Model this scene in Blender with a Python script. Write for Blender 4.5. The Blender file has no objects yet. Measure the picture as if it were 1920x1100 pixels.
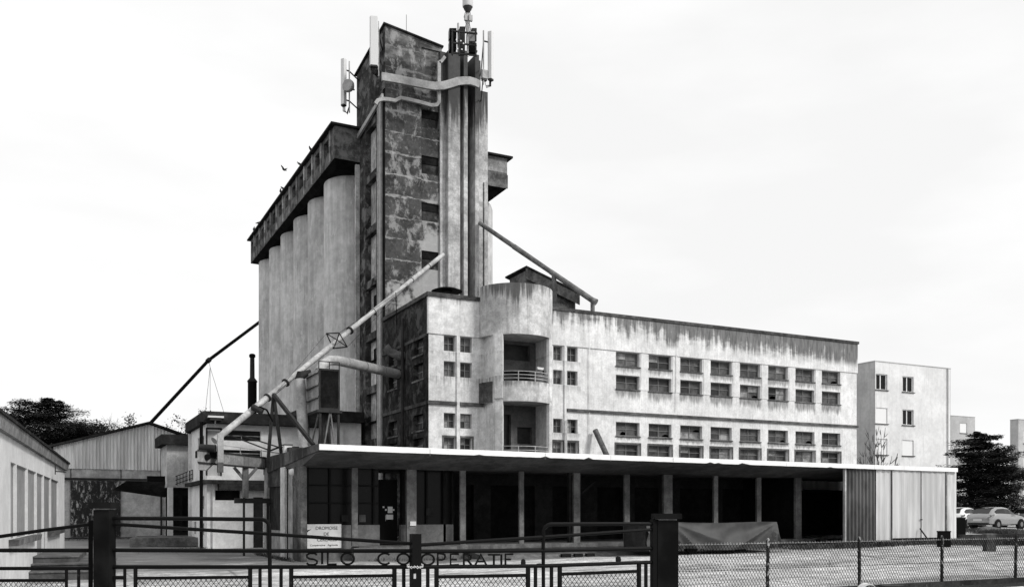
import bpy, math, random
from mathutils import Vector, Matrix
random.seed(7)
R = math.radians
SC = bpy.context.scene
# ------------------------------------------------------------------ camera
# world frame: X runs along the long facade, Y goes away from it; the camera
# stands at the origin at eye height and looks 26.6 degrees to the right of Y
EYE = 1.6; F = 1720.0; H0 = 960.0; Q5 = math.sqrt(5)
cam_d = bpy.data.cameras.new('camera'); cam = bpy.data.objects.new('camera', cam_d)
SC.collection.objects.link(cam); SC.camera = cam
cam.location = (0, 0, EYE); cam.rotation_euler = (R(90), 0, -math.atan(0.5))
cam_d.sensor_width = 36; cam_d.lens = 36*F/1920; cam_d.shift_y = (H0-550)/1920
cam_d.clip_start = 0.1; cam_d.clip_end = 2000
# ------------------------------------------------------------------ sky, sun, exposure
SUN_EL, SUN_AZ = 36.0, 36.0       # azimuth: degrees to the right of straight behind the facade normal
sdir = Vector((math.sin(R(SUN_AZ))*math.cos(R(SUN_EL)), -math.cos(R(SUN_AZ))*math.cos(R(SUN_EL)), math.sin(R(SUN_EL))))
W = bpy.data.worlds.new('World'); SC.world = W; W.use_nodes = True
wn = W.node_tree; wn.nodes.clear(); wl = wn.links
sky = wn.nodes.new('ShaderNodeTexSky'); sky.sky_type = 'NISHITA'; sky.sun_disc = False
sky.sun_elevation = R(SUN_EL); sky.sun_rotation = math.atan2(sdir.x, sdir.y)
bw = wn.nodes.new('ShaderNodeRGBToBW'); wl.new(sky.outputs[0], bw.inputs[0])
tc = wn.nodes.new('ShaderNodeTexCoord'); mp = wn.nodes.new('ShaderNodeMapping'); mp.inputs['Scale'].default_value = (1.3, 1.3, 4.5)
wl.new(tc.outputs['Generated'], mp.inputs[0])
cn = wn.nodes.new('ShaderNodeTexNoise'); cn.inputs['Scale'].default_value = 1.6; cn.inputs['Detail'].default_value = 7; cn.inputs['Roughness'].default_value = .5
wl.new(mp.outputs[0], cn.inputs['Vector'])
cr = wn.nodes.new('ShaderNodeMapRange'); cr.inputs['From Min'].default_value = .35; cr.inputs['From Max'].default_value = .62
cr.inputs['To Min'].default_value = 8.15; cr.inputs['To Max'].default_value = 9.3; wl.new(cn.outputs[0], cr.inputs[0])
mx = wn.nodes.new('ShaderNodeMix'); mx.data_type = 'FLOAT'; mx.inputs[0].default_value = .97
wl.new(bw.outputs[0], mx.inputs[2]); wl.new(cr.outputs[0], mx.inputs[3])
bg = wn.nodes.new('ShaderNodeBackground'); bg.inputs[1].default_value = .1
wl.new(mx.outputs[0], bg.inputs[0]); wo = wn.nodes.new('ShaderNodeOutputWorld'); wl.new(bg.outputs[0], wo.inputs[0])
sl = bpy.data.lights.new('sun', 'SUN'); sl.energy = 2.3; sl.angle = R(12); sl.color = (1, .99, .97)
sun = bpy.data.objects.new('sun', sl); SC.collection.objects.link(sun)
sun.rotation_euler = (-sdir).to_track_quat('-Z', 'Y').to_euler(); sun.location = (0, 0, 40)
SC.view_settings.view_transform = 'Standard'; SC.view_settings.look = 'None'
SC.view_settings.exposure = 0.22; SC.view_settings.gamma = 1
try: SC.view_settings.use_curve_mapping = False
except Exception: pass
SC.cycles.max_bounces = 6

# ------------------------------------------------------------------ coordinates read off the photograph
def C2(X, Y, z): return Vector(((2*X+Y)/Q5, (-X+2*Y)/Q5, z))
def P(px, py, Y):
    return C2((px-960)/F*Y, Y, EYE+(H0-py)/F*Y)
def PT(px, py, T):                 # on the plane y = T
    p = (px-960)/F; return P(px, py, T*Q5/(2-p))
def PS(px, py, S):                 # on the plane x = S
    p = (px-960)/F; return P(px, py, S*Q5/(2*p+1))
def sx(px, T):
    p = (px-960)/F; return (2*p+1)/(2-p)*T
def gz(x, y=30):                    # ground height
    a = max(0, x-13); g = .0125*a
    if y > 48: g += .004*(y-48)
    return min(.5, g)*max(0, min(1, (y-15)/9))

# ------------------------------------------------------------------ materials (all greyscale: the photograph is black and white)
class M:
    def __init__(s, name, rough=.9, spec=.25, metal=0):
        s.m = bpy.data.materials.new(name); s.m.use_nodes = True; s.t = s.m.node_tree; s.n = s.t.nodes; s.l = s.t.links
        s.b = s.n['Principled BSDF']; s.b.inputs['Roughness'].default_value = rough
        s.b.inputs['Specular IOR Level'].default_value = spec; s.b.inputs['Metallic'].default_value = metal
        s.g = s.n.new('ShaderNodeNewGeometry'); s.sep = s.n.new('ShaderNodeSeparateXYZ'); s.l.new(s.g.outputs['Position'], s.sep.inputs[0])
        s.x, s.y, s.z = s.sep.outputs
    def put(s, sock, v):
        if isinstance(v, (int, float)): sock.default_value = v
        else: s.l.new(v, sock)
    def f(s, op, a, b=0.0):
        n = s.n.new('ShaderNodeMath'); n.operation = op; s.put(n.inputs[0], a); s.put(n.inputs[1], b); return n.outputs[0]
    def sm(s, v, a, b, lo=0.0, hi=1.0):
        n = s.n.new('ShaderNodeMapRange'); n.interpolation_type = 'SMOOTHSTEP'; s.put(n.inputs[0], v)
        n.inputs[1].default_value = a; n.inputs[2].default_value = b; n.inputs[3].default_value = lo; n.inputs[4].default_value = hi; return n.outputs[0]
    def mix(s, f, a, b):
        n = s.n.new('ShaderNodeMix'); n.data_type = 'FLOAT'; s.put(n.inputs[0], f); s.put(n.inputs[2], a); s.put(n.inputs[3], b); return n.outputs[0]
    def noise(s, sc, det=5, ro=.55, off=0.0, dist=0.0):
        if isinstance(sc, (int, float)): sc = (sc, sc, sc)
        v = s.n.new('ShaderNodeVectorMath'); v.operation = 'MULTIPLY_ADD'; s.l.new(s.g.outputs['Position'], v.inputs[0])
        v.inputs[1].default_value = sc; v.inputs[2].default_value = (off, off*1.7, off*.6)
        n = s.n.new('ShaderNodeTexNoise'); s.l.new(v.outputs[0], n.inputs['Vector']); n.inputs['Scale'].default_value = 1
        n.inputs['Detail'].default_value = det; n.inputs['Roughness'].default_value = ro; n.inputs['Distortion'].default_value = dist
        return n.outputs[0]
    def vor(s, sc, feat='DISTANCE_TO_EDGE'):
        v = s.n.new('ShaderNodeVectorMath'); v.operation = 'MULTIPLY'; s.l.new(s.g.outputs['Position'], v.inputs[0]); v.inputs[1].default_value = sc
        n = s.n.new('ShaderNodeTexVoronoi'); n.feature = feat; n.inputs['Scale'].default_value = 1; s.l.new(v.outputs[0], n.inputs['Vector']); return n.outputs[0]
    def bump(s, h, st=.3, d=.02):
        n = s.n.new('ShaderNodeBump'); n.inputs['Strength'].default_value = st; n.inputs['Distance'].default_value = d
        s.l.new(h, n.inputs['Height']); s.l.new(n.outputs[0], s.b.inputs['Normal'])
    def col(s, v):
        n = s.n.new('ShaderNodeCombineColor')
        c = s.f('MAXIMUM', v, .004)
        for i in range(3): s.l.new(c, n.inputs[i])
        s.l.new(n.outputs[0], s.b.inputs['Base Color']); return s.m
    def flat(s, v):
        s.b.inputs['Base Color'].default_value = (v, v, v, 1); return s.m

def plaster(name, base=.5, mott=.25, fine=.12, dark=.08, bands=(), streak=0., patch=0., patchcol=None, seams=0., big=.45, rough=.9, cracks=False):
    """weathered render / concrete. bands: (z of the dirt's source, reach below it, strength, threshold)"""
    m = M(name, rough, .2 if base > .2 else .03)
    v = m.f('MULTIPLY', base, m.sm(m.noise(big, 6, .6), .37, .63, 1-mott, 1+mott*.4))
    v = m.f('MULTIPLY', v, m.sm(m.noise(3.1, 7, .65, 3), .37, .63, 1-fine, 1+fine))
    v = m.f('MULTIPLY', v, m.sm(m.noise(14, 4, .7, 9), .37, .63, 1-fine*.6, 1+fine*.6))
    st = m.f('ADD', m.f('MULTIPLY', m.noise((3.2, 3.2, .28), 6, .62, 5), .6), m.f('MULTIPLY', m.noise((11, 11, .5), 4, .6, 2), .4))
    if streak: v = m.mix(m.sm(st, .48, .66, 0, streak), v, dark)
    if patch:
        pn = m.noise(1.4, 8, .7, 21, .4); v = m.mix(m.sm(pn, .5, .6, 0, patch), v, patchcol if patchcol is not None else dark)
    for i, (zs, reach, amt, thr) in enumerate(bands):
        k = m.sm(m.z, zs-reach, zs); k = m.f('MULTIPLY', k, m.f('LESS_THAN', m.z, zs+.02))
        big_n = m.noise((.5, .5, .1), 3, .5, 30+i)
        q = m.f('ADD', m.f('MULTIPLY', k, .55), m.f('MULTIPLY', m.f('SUBTRACT', st, .5), 1.7))
        q = m.f('ADD', q, m.f('MULTIPLY', m.f('SUBTRACT', big_n, .5), .9))
        q = m.f('MULTIPLY', m.sm(q, thr, thr+.3, 0, amt), m.sm(k, 0.0, .25)); v = m.mix(q, v, dark)
    if seams:
        fr = m.f('ABSOLUTE', m.f('SUBTRACT', m.f('FRACT', m.f('DIVIDE', m.z, seams)), .5))
        v = m.f('MULTIPLY', v, m.sm(fr, .0, .02, .8, 1))
    if cracks:
        ck = m.vor((.35, .35, .2)); v = m.f('MULTIPLY', v, m.sm(ck, .0, .012, .72, 1))
    m.bump(m.noise(22, 4, .7), .25, .01); return m.col(v)

MT = {}
def build_materials():
    # long facade: bright render, black run-off under the coping and below the sills
    m = M('facade_render'); 
    v = m.f('MULTIPLY', .74, m.sm(m.noise(.45, 6, .6), .37, .63, .9, 1.05))
    v = m.f('MULTIPLY', v, m.sm(m.noise(2.6, 8, .7, 3), .37, .64, .86, 1.07))
    v = m.f('MULTIPLY', v, m.sm(m.noise(13, 4, .7, 9), .37, .63, .93, 1.05))
    st = m.f('ADD', m.f('MULTIPLY', m.noise((3.4, 3.4, .22), 6, .62, 5), .55), m.f('MULTIPLY', m.noise((12, 12, .45), 4, .6, 2), .45))
    stc = m.f('MULTIPLY', m.f('SUBTRACT', st, .5), 1.8)
    lg = m.f('MULTIPLY', m.f('SUBTRACT', m.noise((.4, .4, .05), 3, .5, 31), .5), 1.2)
    grow = m.sm(m.x, 19, 30, -.1, .2)
    # under the coping
    k = m.sm(m.z, 8.85, 10.45)
    run = m.f('MULTIPLY', m.f('SUBTRACT', m.noise((1.5, 1.5, .12), 5, .7, 77), .5), 1.9)
    blot = m.f('MULTIPLY', m.f('SUBTRACT', m.noise((.9, .9, 1.6), 8, .72, 55, .4), .5), 1.5)
    q = m.f('ADD', m.f('ADD', m.f('ADD', m.f('MULTIPLY', k, .85), m.f('MULTIPLY', stc, 1.15)), m.f('ADD', run, blot)), m.f('ADD', lg, grow))
    v = m.mix(m.f('MULTIPLY', m.sm(q, .3, .78, 0, .95), m.sm(k, .0, .3)), v, m.sm(m.noise((9, 9, 1.5), 6, .7, 71), .37, .6, .02, .14))
    v = m.mix(m.f('MULTIPLY', m.sm(q, .05, .5, 0, .3), m.sm(k, .0, .2)), v, .25)
    # below the window rows (only under the openings of the long row)
    fr = m.f('FRACT', m.f('DIVIDE', m.f('SUBTRACT', m.x, 22.35), 1.764))
    under = m.f('MULTIPLY', m.sm(fr, .0, .06), m.sm(fr, .74, .84, 1, 0))
    under = m.f('MULTIPLY', under, m.f('MULTIPLY', m.sm(m.x, 22.3, 22.5), m.sm(m.x, 36.05, 36.15, 1, 0)))
    narrow = m.f('LESS_THAN', m.x, 20.6); under = m.f('MAXIMUM', under, m.f('MULTIPLY', narrow, .55))
    for zs, reach, amt in ((8.14, .55, .75), (7.09, .8, .8), (5.02, .4, .8), (6.05, .5, .1)):
        k = m.f('MULTIPLY', m.sm(m.z, zs-reach, zs), m.f('LESS_THAN', m.z, zs+.01))
        q = m.f('MULTIPLY', m.sm(m.f('ADD', m.f('ADD', m.f('MULTIPLY', k, .8), stc), m.f('MULTIPLY', grow, .8)), .35, .8, 0, amt), m.sm(k, 0, .3))
        v = m.mix(m.f('MULTIPLY', q, under), v, m.sm(m.noise((8, 8, 2), 7, .75, 73), .35, .62, .07, .3))
    v = m.f('MULTIPLY', v, m.sm(m.noise((14, 14, .8), 5, .7, 19), .35, .6, .9, 1.03))
    m.bump(m.noise(22, 4, .7), .25, .01); MT['facade'] = m.col(v)
    MT['drum'] = plaster('drum_render', .52, .3, .16, .06, [(10.95, 1.5, .85, .3), (6.95, .6, .6, .45)], .3)
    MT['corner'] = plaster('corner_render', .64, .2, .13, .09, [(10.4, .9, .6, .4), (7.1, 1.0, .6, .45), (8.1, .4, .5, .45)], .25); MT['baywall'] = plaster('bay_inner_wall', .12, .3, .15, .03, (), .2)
    MT['grimy'] = plaster('grimy_concrete', .028, .5, .4, .01, (), .37, .63, .1)
    MT['grimywin'] = plaster('grimy_light', .16, .5, .4, .02, (), .7, .8, .03)
    MT['cap'] = plaster('coping_concrete', .075, .4, .3, .03, (), .3)
    MT['course'] = plaster('string_course', .12, .4, .3, .05, (), .4)
    # tower: blackened concrete with pale lime lines at the pour joints
    m = M('tower_concrete')
    v = m.f('MULTIPLY', .045, m.sm(m.noise(.9, 7, .65), .37, .63, .6, 1.5))
    v = m.f('MULTIPLY', v, m.sm(m.noise(6, 6, .7, 3), .37, .63, .8, 1.25))
    wob = m.f('MULTIPLY', m.f('SUBTRACT', m.noise((1.6, 1.6, 1.6), 9, .75, 8), .5), .3)
    fr = m.f('ABSOLUTE', m.f('SUBTRACT', m.f('FRACT', m.f('ADD', m.f('DIVIDE', m.z, .98), wob)), .5))
    ln = m.sm(m.noise((2.6, 2.6, 7), 8, .78, 4), .4, .56, .0, 1)
    wid = m.sm(m.noise((.9, .9, 1.2), 4, .6, 14), .35, .68, .012, .12)
    d = m.f('DIVIDE', fr, wid)
    v = m.mix(m.f('MULTIPLY', m.f('MULTIPLY', m.sm(d, .3, 1.1, 1, 0), ln), m.sm(m.z, 20.6, 21.4, .62, .3)), v, .42)
    pt = m.noise((1.3, 1.3, .8), 8, .72, 21, .3); v = m.mix(m.sm(pt, .51, .6, 0, .62), v, .34)
    sp = m.noise((5, 5, 3.5), 7, .78, 61, .3); v = m.mix(m.sm(sp, .56, .64, 0, .5), v, .26)
    # washed-clean lower right part, paler head
    low = m.f('ADD', m.f('ADD', m.sm(m.z, 17.5, 12.2, -.45, .55), m.sm(m.x, 14.9, 15.9, -.4, .25)), m.f('MULTIPLY', m.f('SUBTRACT', m.noise(1.1, 7, .65, 5), .5), 1.4))
    v = m.mix(m.sm(low, .1, .3, 0, .8), v, .4)
    hd = m.f('ADD', m.sm(m.z, 21.6, 22.8, 0, .35), m.f('SUBTRACT', m.noise((.8, .8, 1.6), 7, .6, 17), .5))
    v = m.mix(m.sm(hd, .27, .5, 0, .45), v, .36)
    m.bump(m.noise(9, 6, .7), .5, .03); MT['tower'] = m.col(v)
    MT['towside'] = plaster('tower_side', .05, .5, .35, .03, (), .35, .7, .2)
    MT['towpanel'] = plaster('tower_side_panel', .42, .4, .25, .05, (), .45)
    MT['pilaster'] = plaster('pilaster_concrete', .44, .3, .2, .04, [(24, 5.5, .93, -.05)], .3, .25, .1)
    MT['recess'] = plaster('recess_concrete', .012, .4, .3, .01)  # near black: the shade of deep recesses is put into the colour
    m = M('silo_concrete')
    v = m.f('MULTIPLY', .47, m.sm(m.noise(.35, 5, .6), .37, .63, .82, 1.1))
    v = m.f('MULTIPLY', v, m.sm(m.noise((2, 2, 2), 7, .7, 3), .37, .63, .86, 1.1))
    st = m.noise((5, 5, .35), 6, .65, 6); v = m.f('MULTIPLY', v, m.sm(st, .35, .65, .86, 1.08))
    fl = m.noise((2.0, 2.0, .9), 9, .8, 12, .5); v = m.mix(m.sm(fl, .55, .6, 0, .75), v, .55)
    v = m.mix(m.sm(m.noise((2.2, 2.2, .3), 9, .78, 40), .55, .65, 0, .4), v, .18)
    m.bump(m.noise(16, 5, .7), .3, .015); MT['bin'] = m.col(v)
    MT['gallery'] = plaster('gallery_concrete', .12, .5, .35, .03, [(20.6, .9, .5, .5)], .4, .6, .2)
    MT['galright'] = plaster('gallery_end', .34, .4, .25, .05, [(20.6, .9, .7, .4), (19.7, .9, .8, .2)], .4)
    MT['white'] = plaster('painted_fascia', .8, .06, .05, .3, (), .12)
    MT['soffit'] = plaster('soffit', .09, .3, .15, .03, (), 0, .4, .03)  # dark base colour, with the shade under the canopy painted in
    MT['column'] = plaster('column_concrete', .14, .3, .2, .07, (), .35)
    MT['inner'] = plaster('inner_wall', .012, .3, .2, .02)  # near black: shade under the canopy is put into the wall colour
    MT['inner2'] = plaster('inner_wall_shaded', .024, .3, .2, .04)  # slightly less dark; canopy shade is in this colour too
    MT['dock'] = plaster('dock_concrete', .12, .35, .25, .08, [(.5, .5, .5, .5)], .25)
    MT['lowwall'] = plaster('low_wall', .15, .2, .15, .1, (), .1)
    MT['endwall'] = plaster('end_wall', .1, .5, .3, .03, [(3.7, 1.6, .8, .35)], .55)
    MT['endpale'] = plaster('end_wall_pale', .34, .3, .2, .04, [(3.4, .8, .8, .4)], .3)
    MT['block'] = plaster('infill_blocks', .045, .4, .3, .02, (), .2)
    MT['office'] = plaster('office_render', .68, .15, .08, .12, [(3.3, .001, 0, 1)], .05)
    MT['slab'] = plaster('roof_slab', .03, .4, .3, .02, (), .4)
    MT['leftwall'] = plaster('left_render', .56, .12, .06, .15, [(3.1, .35, .3, .55)], .05)
    MT['leftpanel'] = plaster('painted_panel', .22, .15, .08, .1, (), .1); MT['steps'] = plaster('step_concrete', .085, .3, .2, .03)
    MT['eave'] = plaster('eave_concrete', .2, .3, .2, .05, [(3.4, .3, .6, .4)], .3)
    MT['yardwall'] = plaster('yard_wall', .42, .3, .15, .08, [(4.2, 1.2, .3, .5)], .25)
    m = M('peeling_door')
    pl = m.noise((3.4, 3.4, 1.3), 10, .82, 4, .5)
    v = m.mix(m.sm(pl, .52, .58), .02, .36); v = m.f('MULTIPLY', v, m.sm(m.noise(8, 5, .7), .37, .63, .75, 1.2))
    m.bump(pl, .3, .02); MT['peel'] = m.col(v)
    MT['apart'] = plaster('apartment_render', .68, .1, .05, .4, (), .3)
    MT['apart2'] = plaster('apartment_render_grey', .42, .12, .06, .25, (), .3)
    MT['black'] = M('black_paint', .6, .03).flat(.006)
    m = M('gate_paint', .5, .05); v = m.mix(m.sm(m.noise(7, 6, .7), .62, .7, 0, .3), .006, .06); MT['gate'] = m.col(v)
    m = M('pillar_paint', .8, .02); v = m.mix(m.sm(m.noise(9, 7, .75), .7, .72), m.sm(m.noise(1.5, 4), .37, .63, .006, .012), .3); MT['pillar'] = m.col(v)
    m = M('post_paint', .7, .06); v = m.mix(m.sm(m.noise((14, 14, 7), 7, .75), .56, .6), .02, .38); MT['post'] = m.col(v)
    MT['wire'] = M('galvanised_wire', .7, .05).flat(.012)
    MT['wirelight'] = M('bright_wire', .4, .5, .4).flat(.5)
    MT['galv'] = plaster('galvanised_tube', .42, .25, .18, .12, (), .3, .35, .2, rough=.55)
    MT['tube_dark'] = plaster('weathered_tube', .16, .3, .25, .04, (), .2, .55, .05, rough=.7)
    MT['duct'] = plaster('duct_steel', .3, .2, .15, .1, (), .2, rough=.5)
    MT['unit'] = plaster('filter_panel', .33, .25, .2, .06, (), .45, rough=.6)
    MT['steel'] = plaster('dark_steel', .035, .3, .2, .03, rough=.6)
    MT['midsteel'] = plaster('painted_steel', .2, .25, .2, .05, (), .4, .3, .06, rough=.6)
    MT['beam'] = plaster('gantry_steel', .27, .3, .2, .05, (), .4, .35, .07, rough=.6)
    MT['antenna'] = M('antenna_shell', .5, .4).flat(.62)
    MT['antdark'] = M('antenna_underside', .6, .3).flat(.03)
    MT['equip'] = plaster('equipment_cabinet', .3, .2, .15, .1, rough=.5)
    MT['tray'] = plaster('cable_tray', .33, .15, .15, .1, (), .2, rough=.5)
    for i, (b, r) in enumerate(((.06, .5), (.04, .45), (.09, .55), (.02, .4), (.22, .5))):  # last, brightest tone puts light reflection into the glass colour
        m = M('dust_reflection_glass', r, .2); v = m.f('MULTIPLY', b, m.sm(m.noise(2.5, 6, .7, i*5), .37, .63, .55, 1.5)); MT['glass%d' % i] = m.col(v)
    MT['mullion'] = M('window_bar', .7, .2).flat(.2)
    MT['pvc'] = M('white_frame', .4, .4).flat(.8)
    MT['shutter'] = M('roller_shutter', .6, .3).flat(.72)
    MT['dglass'] = M('dark_glass', .25, .12).flat(.008)
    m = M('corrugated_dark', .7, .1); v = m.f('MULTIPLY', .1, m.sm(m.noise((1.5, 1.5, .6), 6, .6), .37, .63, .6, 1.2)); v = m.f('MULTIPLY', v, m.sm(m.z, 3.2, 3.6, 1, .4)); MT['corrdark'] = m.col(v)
    m = M('corrugated_pale', .6); v = m.f('MULTIPLY', .52, m.sm(m.noise((2.5, 2.5, .3), 6, .6), .37, .63, .82, 1.08)); MT['corrpale'] = m.col(v)
    m = M('corrugated_grey', .7); v = m.f('MULTIPLY', .64, m.sm(m.noise((2.5, 2.5, .3), 6, .6), .37, .63, .75, 1.1)); MT['corrgrey'] = m.col(v)
    m = M('tarpaulin', .6, .15); v = m.f('MULTIPLY', .06, m.sm(m.noise(1.6, 6, .6), .37, .63, .85, 1.2)); m.bump(m.noise(7, 4), .25, .02); MT['tarp'] = m.col(v)
    m = M('sign_board', .5, .3); v = m.f('MULTIPLY', .62, m.sm(m.noise(3, 5, .6), .37, .63, .88, 1.04)); MT['sign'] = m.col(v)
    MT['paper'] = M('paper', .8).flat(.5); MT['ink'] = M('ink', .8, .05).flat(.03)
    # ground: pale gravelly concrete yard with dark damp patches, cracks
    m = M('yard_ground', .95)
    v = m.f('MULTIPLY', .68, m.sm(m.noise(.18, 6, .6), .37, .63, .8, 1.08))
    v = m.f('MULTIPLY', v, m.sm(m.noise(3, 9, .75, 3), .37, .63, .68, 1.15))
    v = m.f('MULTIPLY', v, m.sm(m.noise(16, 5, .85, 3), .36, .62, .6, 1.2))
    dm = m.noise((.1, .28, 1), 7, .65, 12, .3); v = m.mix(m.sm(dm, .54, .62, 0, .6), v, .17)
    v = m.mix(m.sm(m.noise((.25, .9, 1), 8, .7, 62, .6), .57, .62, 0, .45), v, .14)
    v = m.f('MULTIPLY', v, m.sm(m.vor((.22, .3, .2)), 0, .01, .45, 1))
    # damp dark strip along the foot of the dock and in the left-hand yard
    wet = m.f('ADD', m.f('SUBTRACT', m.noise((.25, .5, 1), 6, .65, 9), .5), m.f('MULTIPLY', m.sm(m.y, 26.2, 28.4), m.sm(m.x, 36, 40, .42, -.4)))
    wet = m.f('ADD', wet, m.f('MULTIPLY', m.sm(m.x, 5.5, 2, 0, .25), m.sm(m.y, 30, 40)))
    v = m.mix(m.sm(wet, .22, .4, 0, .75), v, .09)
    v = m.f('MULTIPLY', v, m.sm(m.noise((.7, 1.6, 1), 9, .8, 44, .4), .38, .62, .62, 1.12))
    yd = m.f('ADD', m.f('MULTIPLY', m.f('MULTIPLY', m.sm(m.x, 9, 4, 0, .5), m.sm(m.y, 20, 28)), 1), m.f('SUBTRACT', m.noise((.5, .9, 1), 9, .75, 91), .5))
    v = m.mix(m.sm(yd, .3, .52, 0, .7), v, .12)
    m.bump(m.noise(25, 5, .8), .6, .02); MT['ground'] = m.col(v)
    m = M('asphalt', .9, .05); v = m.f('MULTIPLY', .028, m.sm(m.noise(18, 5, .8), .37, .63, .7, 1.3)); v = m.f('MULTIPLY', v, m.sm(m.noise(.3, 5), .37, .63, .8, 1.3)); MT['asphalt'] = m.col(v)
    MT['kerb'] = plaster('kerb_concrete', .035, .3, .3, .04, (), .1)
    m = M('grass_blades', .8); v = m.sm(m.noise(.6, 5), .37, .63, .03, .1); MT['grass'] = m.col(v)
    m = M('cedar_needles', .9, .05); v = m.sm(m.noise(1.3, 5), .37, .63, .008, .03); MT['needle'] = m.col(m.f('MULTIPLY', v, 1.5))
    m = M('ivy_leaves', .6, .3); v = m.sm(m.noise(2.3, 5), .37, .63, .02, .07); MT['leaf'] = m.col(v)
    MT['bark'] = plaster('bark', .07, .4, .3, .03); MT['twig'] = M('twig_bark', .9).flat(.09)
    m = M('car_silver', .25, .5, .6); m.b.inputs['Coat Weight'].default_value = .6; MT['silver'] = m.flat(.3)
    m = M('car_white', .25, .5); m.b.inputs['Coat Weight'].default_value = .6; MT['cwhite'] = m.flat(.75)
    m = M('car_grey', .3, .5, .3); m.b.inputs['Coat Weight'].default_value = .6; MT['cgrey'] = m.flat(.12)
    MT['rubber'] = M('tyre_rubber', .9, .03).flat(.015); MT['rim'] = M('alloy', .4, .4, .5).flat(.16)
    MT['lamp'] = M('lamp_lens', .2, .5).flat(.06); MT['cabglass'] = M('car_glass', .12, .25).flat(.008)
    MT['feather'] = M('feathers', .8).flat(.03)
build_materials()

# ------------------------------------------------------------------ mesh helpers
COL = SC.collection
class MB:
    def __init__(s): s.v = []; s.f = []; s.sm = False
    def add(s, vs, fs):
        o = len(s.v); s.v += [Vector(a) for a in vs]; s.f += [[i+o for i in f] for f in fs]; return s
    def box(s, x0, x1, y0, y1, z0, z1):
        return s.add([(x0,y0,z0),(x1,y0,z0),(x1,y1,z0),(x0,y1,z0),(x0,y0,z1),(x1,y0,z1),(x1,y1,z1),(x0,y1,z1)],
                     [(0,3,2,1),(4,5,6,7),(0,1,5,4),(1,2,6,5),(2,3,7,6),(3,0,4,7)])
    def hexa(s, b, t):   # bottom ring, top ring (4 each)
        return s.add(list(b)+list(t), [(0,3,2,1),(4,5,6,7),(0,1,5,4),(1,2,6,5),(2,3,7,6),(3,0,4,7)])
    def prism(s, poly, ax, a0, a1):   # poly in the two other axes
        def mk(p, a): return {'x':(a,p[0],p[1]),'y':(p[0],a,p[1]),'z':(p[0],p[1],a)}[ax]
        n = len(poly); vs = [mk(p,a0) for p in poly]+[mk(p,a1) for p in poly]
        return s.add(vs, [list(range(n))[::-1], list(range(n,2*n))]+[(i,(i+1)%n,n+(i+1)%n,n+i) for i in range(n)])
    def quad(s, *p): return s.add(p, [tuple(range(len(p)))])
    def tube(s, pts, r, n=8, cap=True, radii=None):
        pts = [Vector(p) for p in pts]; k = len(pts); rings = []; up = None
        for i, p in enumerate(pts):
            d = ((pts[min(i+1,k-1)]-p).normalized()+(p-pts[max(i-1,0)]).normalized())
            d = d.normalized() if d.length > 1e-6 else Vector((0,0,1))
            if up is None: up = Vector((0,0,1)) if abs(d.z) < .9 else Vector((1,0,0))
            a = d.cross(up).normalized(); b = a.cross(d).normalized(); up = b
            rr = radii[i] if radii else r
            rings.append([p+a*rr*math.cos(2*math.pi*j/n)+b*rr*math.sin(2*math.pi*j/n) for j in range(n)])
        vs = [q for g in rings for q in g]; fs = []
        for i in range(k-1):
            for j in range(n): fs.append((i*n+j, i*n+(j+1)%n, (i+1)*n+(j+1)%n, (i+1)*n+j))
        if cap: fs += [tuple(range(n))[::-1], tuple(range((k-1)*n, k*n))]
        return s.add(vs, fs)
    def bar(s, a, b, w, h=None):     # square bar between two points
        h = h or w; a = Vector(a); b = Vector(b); d = (b-a).normalized()
        up = Vector((0,0,1)) if abs(d.z) < .95 else Vector((0,1,0))
        e = d.cross(up).normalized()*w/2; g = e.cross(d).normalized()*h/2
        r = lambda p: [p-e-g, p+e-g, p+e+g, p-e+g]
        return s.hexa(r(a), r(b))
    def lathe(s, c, prof, n=24, a0=0, a1=360, cap=True):   # prof: (r,z)
        c = Vector(c); full = abs(a1-a0) >= 360; m = n if full else n+1; vs = []
        for r, z in prof:
            for j in range(m):
                a = R(a0+(a1-a0)*j/n); vs.append(c+Vector((r*math.cos(a), r*math.sin(a), z)))
        fs = []
        for i in range(len(prof)-1):
            for j in range(n):
                j2 = (j+1) % m; fs.append((i*m+j, i*m+j2, (i+1)*m+j2, (i+1)*m+j))
        if cap and full: fs += [tuple(range(m))[::-1], tuple(range((len(prof)-1)*m, len(prof)*m))]
        return s.add(vs, fs)
    def build(s, name, mat, parent=None, smooth=False, origin=None, **tags):
        if parent is not None: org = Vector(ORG[parent.name])
        elif origin is not None: org = Vector(origin)
        else:
            xs = [v.x for v in s.v]; ys = [v.y for v in s.v]; zs = [v.z for v in s.v]
            org = Vector(((min(xs)+max(xs))/2, (min(ys)+max(ys))/2, min(zs)))
        me = bpy.data.meshes.new(name); me.from_pydata([tuple(v-org) for v in s.v], [], s.f); me.update()
        if smooth:
            me.polygons.foreach_set('use_smooth', [True]*len(me.polygons))
            try: me.set_sharp_from_angle(angle=R(40))
            except Exception: pass
        me.materials.append(MT[mat] if isinstance(mat, str) else mat)
        o = bpy.data.objects.new(name, me); COL.objects.link(o)
        if parent is not None: o.parent = parent; ORG[o.name] = tuple(org)
        else: o.location = org; ORG[o.name] = tuple(org)
        for k, v in tags.items(): o[k] = v
        return o
ORG = {}
def thing(name, loc, label, category, group=None):
    o = bpy.data.objects.new(name, None); COL.objects.link(o); o.location = loc; o.empty_display_size = .3
    ORG[o.name] = tuple(loc); o['label'] = label; o['category'] = category
    if group: o['group'] = group
    return o
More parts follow.
